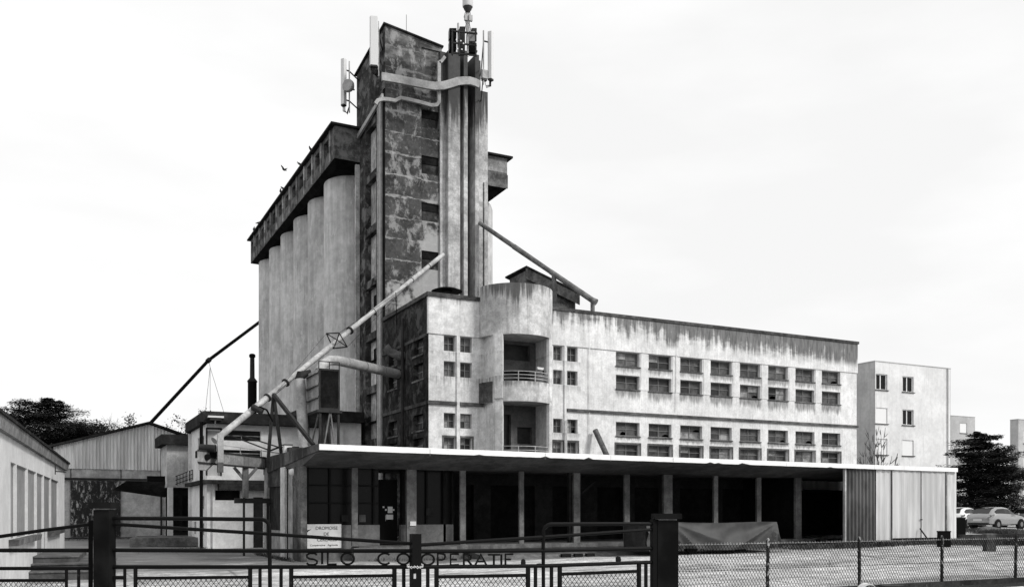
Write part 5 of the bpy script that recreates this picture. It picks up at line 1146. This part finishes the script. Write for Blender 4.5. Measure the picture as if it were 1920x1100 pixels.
# ================================================================== CARS
def car(x, y, z, yaw, paint, label, hatch=True, L_=4.25, Hh=1.44, name='parked_car', detail=True):
    r = thing(name, (x,y,z), label, 'car', 'cars in the car park behind'); ca,sa = math.cos(yaw),math.sin(yaw)
    def W_(p): return Vector((x+p[0]*ca-p[1]*sa, y+p[0]*sa+p[1]*ca, z+p[2]))
    k = L_/4.25; h = Hh/1.44
    # stations: x, floor z, belt z, roof z, half width belt, half width roof
    st = [(-2.12,.5,.72,.74,.62,.58),(-2.05,.32,.86,.9,.78,.7),(-1.88,.27,.97,1.02,.86,.72),(-1.45,.26,1.0,1.3,.88,.6),(-1.05,.25,1.0,1.42,.89,.6),(-.4,.24,.98,1.46,.89,.62),(.15,.24,.96,1.42,.89,.6),(.75,.24,.94,1.1,.88,.66),(1.0,.25,.92,.96,.87,.72),(1.5,.26,.84,.87,.85,.66),(1.95,.3,.7,.74,.78,.6),(2.12,.4,.56,.58,.64,.5)]
    rings = []
    for (a,zl,zb,zr,wb,wr) in st:
        zl,zb,zr = zl*h,zb*h,zr*h; a *= k
        half = [(0,zl),(wb*.8,zl),(wb*.97,zl+.1),(wb,zl+(zb-zl)*.55),(wb*.97,zb),(wr+(wb*.93-wr)*.08,zr-.05),(wr*.85,zr),(0,zr+.02)]
        rings.append([(a,-p,q) for p,q in half]+[(a,p,q) for p,q in half[-2:0:-1]])
    n = len(rings[0]); m = MB(); vs = [W_(p) for g in rings for p in g]
    fs = [(i*n+j, i*n+(j+1)%n, (i+1)*n+(j+1)%n, (i+1)*n+j) for i in range(len(st)-1) for j in range(n)]+[tuple(range(n))[::-1], tuple(range((len(st)-1)*n, len(st)*n))]
    m.add(vs, fs); m.build('body', paint, r, smooth=True)
    # glass: side windows, windscreen, rear screen sit a centimetre proud
    def ringpt(i, side, t):  # between belt (t=0) and roof edge (t=1)
        a,zl,zb,zr,wb,wr = st[i]; zb,zr = zb*h,zr*h; p0 = (wb*.97,zb); p1 = (wr+(wb*.93-wr)*.08,zr-.05)
        w = p0[0]+(p1[0]-p0[0])*t+.012; return W_((a*k, side*w, p0[1]+(p1[1]-p0[1])*t))
    for side,idx in ((-1,(3,4,5,6,7)),(1,(3,4,5,6,7))):
        m = MB()
        for i in range(len(idx)-1):
            a,b = idx[i],idx[i+1]; q = [ringpt(a,side,.1),ringpt(b,side,.1),ringpt(b,side,.86 if b != 7 else .5),ringpt(a,side,.86 if a != 3 else .6)]
            m.quad(*q)
        m.build('side_window', 'cabglass', r)
    def top(i, s, dz=.035): a,zl,zb,zr,wb,wr = st[i]; return W_((a*k, s*wr*.84, zr*h+dz))
    MB().quad(top(2,-1.0),top(3,-1),top(3,1),top(2,1)).quad(top(3,-1),top(4,-1,.002),top(4,1,.002),top(3,1)).build('rear_screen', 'cabglass', r)
    MB().quad(top(6,-1),top(7,-1),top(7,1),top(6,1)).quad(top(7,-1),top(8,-1,.01),top(8,1,.01),top(7,1)).build('windscreen', 'cabglass', r)
    for s in (-1,1):
        for a in (-1.28*k,1.32*k):
            c = W_((a,s*.86,.32)); ax = Vector((-sa,ca,0))*s
            m = MB(); m.tube([c-ax*.16,c+ax*.035],.36,20); m.build('wheel_arch', 'rubber', r)
            w = MB().tube([c-ax*.15,c+ax*.05],.315,20).build('wheel', 'rubber', r, smooth=True)
            MB().tube([c+ax*.051,c+ax*.06],.16,14).build('rim', 'rim', w)
        MB().hexa([W_(p) for p in ((-2.06*k,s*.82,.78*h),(-1.75*k,s*.895,.82*h),(-1.75*k,s*.7,.82*h),(-2.06*k,s*.62,.78*h))],[W_(p) for p in ((-1.96*k,s*.81,.93*h),(-1.6*k,s*.885,.97*h),(-1.7*k,s*.7,.97*h),(-1.96*k,s*.62,.93*h))]).build('tail_lamp', 'lamp', r)
        c = W_((.72*k,s*.98,1.0*h)); MB().box(c.x-.07,c.x+.07,c.y-.09,c.y+.09,c.z-.06,c.z+.06).build('mirror', paint, r)
    a = [W_(p) for p in ((-2.135*k,-.3,.55*h),(-2.135*k,.3,.55*h),(-2.125*k,.3,.68*h),(-2.125*k,-.3,.68*h))]; MB().quad(*a).build('number_plate', 'paper', r)
    MB().hexa([W_(p) for p in ((-2.1*k,-.72,.3),(-2.1*k,.72,.3),(-1.9*k,.72,.28),(-1.9*k,-.72,.28))],[W_(p) for p in ((-2.14*k,-.7,.42),(-2.14*k,.7,.42),(-1.9*k,.8,.42),(-1.9*k,-.8,.42))]).build('bumper_skirt', 'steel', r)
    return r
def onp(px, Y): v = P(px,H0,Y); return v.x, v.y
x,y = onp(1869,61); car(x,y,gz(61)-.0,R(4),'silver','silver hatchback seen from behind parked beside the pale shed')
x,y = onp(1806,66); car(x,y,.5,R(12),'cwhite','white car half hidden behind the shed corner left of the silver hatchback',L_=4.1)
x,y = onp(1925,68); car(x,y,.5,R(75),'cgrey','dark grey car cut off by the right edge beyond the silver hatchback',L_=4.4)
x,y = onp(1862,84); car(x,y,.5,R(10),'cwhite','white van roofed car parked behind the silver hatchback',L_=5.0,Hh=1.95,name='parked_van')
x,y = onp(1846,104); car(x,y,.5,R(8),'cgrey','small dark car roof showing under the cedar in the back row')
x,y = onp(1885,108); car(x,y,.5,R(8),'silver','far silver car beyond the white van under the cedar')

# ================================================================== FOREGROUND MARKER, BLOCKS, STONES
c = P(1628,1093,15.2); r = thing('road_marker', (c.x,c.y,-.05), 'round topped pale kilometre marker with dark disc just outside the fence', 'marker post')
rt = Vector((2/Q5,-1/Q5,0)); fw = Vector((1/Q5,2/Q5,0))
m = MB(); q = [(.155*math.cos(R(a)), c.z-.155+.155*math.sin(R(a))) for a in range(0,181,12)]; pr = [(.155,-.1)]+q+[(-.155,-.1)]; n = len(pr)
B0 = Vector((c.x,c.y,0)); m.add([B0+rt*u+Vector((0,0,z_)) for u,z_ in pr]+[B0+rt*u+fw*.14+Vector((0,0,z_)) for u,z_ in pr], [tuple(range(n)),tuple(range(n,2*n))[::-1]]+[(i,n+i,n+(i+1)%n,(i+1)%n) for i in range(n)]); m.build('post', 'office', r)
m = MB(); m.add([B0-fw*.006+rt*(.03+.105*math.cos(R(a)))+Vector((0,0,c.z-.125+.105*math.sin(R(a)))) for a in range(0,360,15)], [tuple(range(24))]); m.build('disc', 'midsteel', r)
Mt = Matrix(((rt.x,0,fw.x*-1,(B0+rt*.03-fw*.01).x),(rt.y,0,-fw.y,(B0+rt*.03-fw*.01).y),(0,1,0,c.z-.09),(0,0,0,1))); textmesh('9.02', .075, 'ink', r, Mt, 'number')
c = P(1678,1097.5,15.4); r = thing('meter_box', (c.x,c.y,-.05), 'flat black utility box outside the fence right of the round marker', 'utility box')
MB().hexa([Vector((c.x,c.y,-.05))+rt*i+fw*j for i,j in ((-.16,0),(.16,0),(.16,.25),(-.16,.25))],[Vector((c.x,c.y,c.z-.03))+rt*i+fw*j for i,j in ((-.16,0),(.16,0),(.16,.25),(-.16,.25))]).build('case', 'black', r)
MB().hexa([Vector((c.x,c.y,c.z-.029))+rt*i+fw*j for i,j in ((-.175,-.02),(.175,-.02),(.175,.27),(-.175,.27))],[Vector((c.x,c.y,c.z))+rt*i+fw*j for i,j in ((-.175,-.02),(.175,-.02),(.175,.27),(-.175,.27))]).build('lid', 'steel', r)
def block(px0,px1,y0,y1,Y,label,name,cat,mat,cap=None,dep=.5):
    a = P(px0,y1,Y); b = P(px1,y1,Y); zt = P(px0,y0,Y).z; g = gz(a.x,a.y)-.05; r = thing(name, ((a.x+b.x)/2,(a.y+b.y)/2,g), label, cat)
    d = fw*dep; hx = b-a; hx.z = 0; A = Vector((a.x,a.y,g)); up = Vector((0,0,zt-g)); ins = hx*.03
    MB().hexa([A,A+hx,A+hx+d,A+d],[v+up for v in (A+ins,A+hx-ins,A+hx-ins+d,A+ins+d)]).build('body', mat, r)
    e = hx.normalized()*.008; up2 = up+Vector((0,0,.05)); u1 = up+Vector((0,0,.001)); Q = (A-e-fw*.008,A+hx+e-fw*.008,A+hx+e+d,A-e+d)
    MB().hexa([v+u1 for v in Q],[v+up2 for v in Q]).build('top', cap or mat, r); return r
block(1763,1783,997,1012,36.5,'black square box standing before the shed end','utility_box','box','black',None,.3)
block(1850,1868,1002,1031,33.5,'dark square concrete planter block beside the parking entrance','planter','planter','cap','course',.3)
block(1791,1811,971,1009,44,'tall dark wheeled bin by the corner of the shed','waste_bin','bin','black','steel',.6)
def low_wall():
    a = P(1800,1008,43); b = P(1960,1006,43); g = .25; m = MB(); d = fw*.2
    m.hexa([Vector((a.x,a.y,g)),Vector((b.x,b.y,g)),Vector((b.x,b.y,g))+d,Vector((a.x,a.y,g))+d],[Vector((a.x,a.y,.56)),Vector((b.x,b.y,.62)),Vector((b.x,b.y,.62))+d,Vector((a.x,a.y,.56))+d]); m.build('kerb_wall', 'kerb', label='low dark kerb wall edging the car park on the right', category='kerb')
low_wall()
for i,(px,y,w,lab) in enumerate(((981,1054,10,'dark stone lying on the yard in front of the dock, left one'),(1159,1051,12,'larger dark stone lying on the yard near the right gate leaf'),(1012,1057,14,'flat dark slab lying on the yard behind the curved gate rail'))):
    Y = EYE*F/(y+3-H0); c = P(px,y+3,Y); c.z = gz(c.x,c.y); rw = w/2/F*Y; m = MB(); rr = random.Random(i)
    m.lathe((0,0,0), [(rw*.9,-.03),(rw,.05),(rw*.8,.14 if i < 2 else .07),(.01,.17 if i < 2 else .08)], 9, cap=False); m.v = [Vector((v.x*(1+rr.uniform(-.15,.15)), v.y*.7*(1+rr.uniform(-.15,.15)), v.z))+c for v in m.v]; m.build('stone', 'inner', smooth=True, label=lab, category='stone')

# ================================================================== BIRDS
def bird(c, label, fly=False, s=1.0, yaw=0):
    r = thing('pigeon', c, label, 'bird', 'pigeons at the silo gallery'); m = MB(); ca,sa = math.cos(yaw),math.sin(yaw)
    Wd = lambda p: c+Vector(((p[0]*ca-p[1]*sa), (p[0]*sa+p[1]*ca), p[2]))*s
    m.tube([Wd(p) for p in ((-.22,0,.05),(-.12,0,.08),(0,0,.13),(.08,0,.17),(.12,0,.22),(.15,0,.25),(.2,0,.24))], .05, 8, radii=[v*s for v in (.02,.045,.075,.065,.04,.04,.008)]); m.build('body', 'feather', r, smooth=True)
    for sd in (-1,1):
        w = MB()
        if fly: w.quad(Wd((.06,sd*.04,.16)),Wd((.1,sd*.2,.3)),Wd((.0,sd*.34,.36)),Wd((-.08,sd*.2,.25)),Wd((-.08,sd*.04,.13)))
        else: w.add([Wd(p) for p in ((.07,sd*.06,.17),(-.02,sd*.085,.12),(-.18,sd*.04,.07),(-.02,sd*.06,.19))], [(0,1,2,3)])
        w.build('wing', 'feather', r)
        if not fly: MB().tube([Wd((.0,sd*.02,.0)),Wd((.0,sd*.02,.08))], .008*s, 4).build('leg', 'feather', r)
XG = 12.1
for px,lab in ((582,'pigeon perched highest on the silo roof edge'),(562,'pigeon perched second from the top of the silo roof edge'),(530,'pigeon of the close pair on the silo roof edge, upper one'),(526,'pigeon of the close pair on the silo roof edge, lower one'),(484,'pigeon near the far end of the silo roof edge, upper one'),(476,'pigeon at the very far end of the silo roof edge')):
    v = PS(px,400,XG); bird(Vector((XG,v.y,20.6)), lab, s=.8, yaw=px)
bird(P(533,322,46), 'pigeon flying in the sky left of the silo', fly=True, s=.75, yaw=2.2)

# ================================================================== TREES
def needles_tree(base, height, spread, seed, label, nl=26, lean=0, flat=1.0, step=.55, dens=1.0, low=.12, thick=1.0, group=None):
    rnd = random.Random(seed); r = thing('cedar_tree', base, label, 'tree'); base = Vector(base)
    tr = [base+Vector((lean*t*t*height, .1*math.sin(t*4), t*height*.97)) for t in [i/8 for i in range(9)]]
    MB().tube(tr, .2, 9, radii=[height*.03*(1-.9*i/8)+.015 for i in range(9)]).build('trunk', 'bark', r, smooth=True)
    lim = MB(); fo = MB()
    def clump(p, sz, n):
        for _ in range(n):
            a = rnd.uniform(0,2*math.pi); rr = sz*math.sqrt(rnd.random()); q = p+Vector((rr*math.cos(a), rr*math.sin(a), rnd.uniform(-.07,.07)*sz*thick-rr*.12))
            l = rnd.uniform(.07,.16); b = rnd.uniform(0,2*math.pi); w = l*.35; t = rnd.uniform(-.4,.5)
            d = Vector((math.cos(b),math.sin(b),t)).normalized()*l; e = Vector((-math.sin(b),math.cos(b),rnd.uniform(-.5,.5)))*w
            fo.add([q-d-e*.4, q+e, q+d, q-e], [(0,1,2,3)])
    for i in range(nl):
        f = low+(1-low)*(i/(nl-1))**.9; o = base+Vector((lean*f*f*height, 0, f*height*.95)); az = i*2.4+rnd.uniform(-.4,.4)
        prof = (1-f)**.42 if flat > .9 else math.sqrt(max(0,1-f**2.4))
        Ln = spread*max(.16, prof)*rnd.choice((.5,.75,.95,1.1,1.3))*rnd.uniform(.9,1.05); rise = rnd.uniform(.05,.5)*(1 if f > .35 else .4); pts = []
        k = 7
        for j in range(k+1):
            t = j/k; pts.append(o+Vector((math.cos(az)*Ln*t, math.sin(az)*Ln*t, Ln*(rise*t-.16*t*t)))+Vector((rnd.uniform(-.05,.05),rnd.uniform(-.05,.05),0))*Ln*.3)
        lim.tube(pts, .03, 5, radii=[.012*height*(1-f*.6)*(1-j/k*.85)*.5+.008 for j in range(k+1)])
        for j in range(1,k+1):
            t = j/k; wd = Ln*(.16+.24*math.sin(math.pi*min(1,t*.9)))
            for s in (-1,0,1):
                side = Vector((-math.sin(az),math.cos(az),0))*s*wd*rnd.uniform(.5,1); p = pts[j]+side+Vector((0,0,-abs(s)*.04*wd+rnd.uniform(-.05,.08)))
                if rnd.random() < .22: continue
                if s: lim.tube([pts[j-1],p], .012, 3, cap=False)
                clump(p, wd*.55+.1, int((9+24*wd)*dens))
    lim.build('limbs', 'bark', r); fo.build('crown', 'needle', r)
    return r
Yc = 72; b = P(1836,983,Yc); b.z = .45
needles_tree(tuple(b), P(1836,803,Yc).z-.45, 3.9, 3, 'dark spreading cedar behind the parked cars beyond the shed', nl=62, dens=1.6, thick=5)
b = P(1866,984,Yc-1); b.z = .45
needles_tree(tuple(b), P(1880,838,Yc).z-.45, 2.9, 8, 'second dark cedar stem leaning right over the silver hatchback', nl=48, dens=1.6, lean=.03, thick=6)
b = P(1822,985,74); b.z = .45
needles_tree(tuple(b), 5.6, 2.2, 9, 'smaller cedar leaning by the shed corner, under the tall cedar', nl=22, lean=-.06)
Yc = 76; b = P(92,1000,Yc); b.z = .2
needles_tree(tuple(b), P(70,738,Yc).z-.2, 6.0, 21, 'big dark flat-topped cedar rising behind the left building', nl=58, lean=-.012, flat=.5, dens=1.6, low=.45, thick=4.5)
b = P(150,1000,78); b.z = .2
needles_tree(tuple(b), P(150,785,78).z-.2, 3.6, 22, 'dark cedar behind the warehouse roof, right of the flat-topped cedar', nl=46, flat=.5, dens=1.4, low=.4, thick=4.5)
b = P(20,1000,80); b.z = .2
needles_tree(tuple(b), P(20,768,80).z-.2, 5.0, 5, 'lower dark cedar at the left picture edge behind the eave', nl=60, flat=.5, dens=1.5, low=.4, thick=4.5)
def bare(base, height, seed, label, spread=.5, lv=5, thick=.05, ivy=0, forks=3, mr=.0085, group=None):
    rnd = random.Random(seed); r = thing('bare_tree', base, label, 'tree'); m = MB(); tips = []; ends = []
    tk = MB()
    def grow(p, d, L, rad, k):
        q = p+d*L; mid = p+d*L*.5+Vector((rnd.uniform(-1,1),rnd.uniform(-1,1),0))*L*.06
        rad = max(rad,mr); (tk if k >= lv-1 else m).tube([p,mid,q], rad, 5 if k > 2 else 3, cap=False, radii=[rad,rad*.85,rad*.7]); tips.append(mid); ends.append(q)
        if k == 0: return
        for _ in range(forks if k > 2 else forks+1):
            e = (d+Vector((rnd.gauss(0,spread),rnd.gauss(0,spread),rnd.uniform(-.1,.45)))).normalized(); s = p.lerp(q, rnd.uniform(.5,1)); grow(s, e, L*rnd.uniform(.6,.82), rad*.6, k-1)
    grow(Vector(base)-Vector((0,0,.1)), Vector((rnd.uniform(-.06,.06),0,1)).normalized(), height*.33, thick, lv)
    tk.build('trunk', 'bark', r, smooth=True); m.build('branches', 'twig', r)
    if ivy:
        f = MB()
        for p in tips+ends:
            if rnd.random() > ivy: continue
            for _ in range(40):
                q = p+Vector((rnd.gauss(0,.22),rnd.gauss(0,.22),rnd.gauss(0,.2))); a = Vector((rnd.uniform(-1,1),rnd.uniform(-1,1),rnd.uniform(-1,1)))*.09; c = Vector((rnd.uniform(-1,1),rnd.uniform(-1,1),rnd.uniform(-1,1)))*.07
                f.add([q-a,q+c,q+a,q-c], [(0,1,2,3)])
        f.build('foliage', 'leaf', r)
def bt(px, y, Y, seed, label, **k): b = P(px,1000,Y); b.z = .3; bare(tuple(b), P(px,y,Y).z*1.02, seed, label, **k)
def shrub(base, n, top, spr, seed, label):
    rnd = random.Random(seed); r = thing('bare_shrub', base, label, 'shrub'); st = MB(); tw = MB(); base = Vector(base)
    for i in range(n):
        az = rnd.uniform(0, 2*math.pi); s = spr*rnd.uniform(.15, 1); h = (top-base.z)*rnd.uniform(.72, 1)*(1-.25*(s/spr)**2); pts = []
        for j in range(9):
            t = j/8; pts.append(base+Vector((math.cos(az)*(.15+s*t**1.5), math.sin(az)*(.15+s*t**1.5), h*t))+Vector((rnd.gauss(0,.03), rnd.gauss(0,.03), 0))*t)
        st.tube(pts, .03, 5, cap=False, radii=[.04*(1-j/8*.8) for j in range(9)])
        for j in range(3, 9):
            for _ in range(3):
                d = Vector((math.cos(az)*.5+rnd.gauss(0,.45), math.sin(az)*.5+rnd.gauss(0,.45), rnd.uniform(.8,1.6))).normalized(); l = rnd.uniform(.35,.9)*(1-.4*j/8)
                p = pts[j]; q = p+d*l*.5+Vector((rnd.gauss(0,.03),0,0)); tw.tube([p, q, q+(d+Vector((0,0,.25))).normalized()*l*.5], .01, 3, cap=False, radii=[.02,.016,.01])
    st.build('stems', 'twig', r); tw.build('twigs', 'twig', r)
b = P(1645,1000,50); b.z = .3; shrub(tuple(b), 20, P(1650,812,50).z, 1.25, 4, 'bare leafless shrub fanning up above the canopy before the apartment block')
b = P(1622,1000,51); b.z = .3; shrub(tuple(b), 5, P(1620,828,51).z, .5, 9, 'thin bare shrub right beside the end of the storage building')
bt(140,748,90,31,'bare tree with fine twigs behind the right side of the left cedar',lv=6,spread=.45,thick=.08)
bt(188,778,84,33,'short ivy-clad bare tree poking above the warehouse roof slope',lv=5,spread=.4,thick=.07,ivy=.12)
bt(322,766,84,37,'bare twiggy tree behind the warehouse ridge, nearest the grain tube',lv=6,spread=.5,thick=.08,ivy=.02)
bt(362,762,82,41,'bare tree with dark ivy clumps behind the office roof',lv=6,spread=.5,thick=.08,ivy=.06)

# ================================================================== WEEDS AND VERGE
def tufts(name, spots, n, h, label, mat='grass'):
    rnd = random.Random(len(spots)*7+n); m = MB()
    for (x0,y0,x1,y1,w) in spots:
        for _ in range(n):
            t = rnd.random(); x = x0+(x1-x0)*t+rnd.gauss(0,w*.4); y = y0+(y1-y0)*t+rnd.gauss(0,w); g = gz(x,y)-.03; hh = h*rnd.uniform(.4,1.3); a = rnd.uniform(0,6.3); d = Vector((math.cos(a),math.sin(a),0))
            l = Vector((rnd.gauss(0,.4),rnd.gauss(0,.4),0))*hh; p = Vector((x,y,g)); m.add([p-d*.012,p+d*.012,p+l*.4+d*.01+Vector((0,0,hh*.6)),p+l+Vector((0,0,hh))], [(0,1,2,3)])
    m.build(name, mat, origin=(spots[0][0],spots[0][1],0), kind='stuff', label=label, category='plants')
a = PT(1480,1022,27.3); b = PT(1800,1014,27.3); c = P(1800,1014,38); d = P(1945,1012,37)
tufts('verge_grass', [(a.x,27.2,b.x,27.2,.35),(b.x,27.2,d.x,d.y,.5),(c.x,c.y+1,d.x+1,d.y+2,.8)], 2600, .2, 'dark rough weeds along the foot of the shed and the car park edge')
tufts('yard_weeds', [(9.3,29.3,24,29.2,.12),(7.0,30,7.0,36,.15),(3,40,6,42.5,.4),(0,58,8,60,.8)], 500, .12, 'small weeds at the foot of the dock and the end wall')
tufts('fence_weeds', [(10.4,14.0,28,14.0,.1)], 900, .1, 'short weeds along the kerb under the wire fence')
e0 = P(1835,1000,52); e1 = P(1960,1000,50)
m = MB(); m.add([(e0.x,e0.y,.3),(e1.x,e1.y,.3),(e1.x+2,e1.y+5,.8),(e0.x+3.5,e0.y+4.0,.36)],[(0,1,2,3)]); m.build('grass_bank', 'grass', kind='structure')
tufts('bank_grass', [(e0.x,e0.y,e1.x,e1.y,.6),(e0.x+3,e0.y+2.5,e1.x+1,e1.y+2.5,.8)], 2000, .22, 'rough dark grass on the bank in front of the silver hatchback')

T = 30.5
for x0,x1,y0,y1,lab in ((674,686,964,978,'grey notice board behind the glazing right of the first column'),(641,654,965,977,'dull grey board on the glazing above the sign'),(800,812,952,966,'dull grey board on the dark glazing right of the wide column')):
    a = PT(x0,y0,T); b = PT(x1,y1,T); MB().box(a.x,b.x,T+.02,T+.045,b.z,a.z).build('notice_board', 'inner2' if x0 != 674 else 'steps', label=lab, category='board')
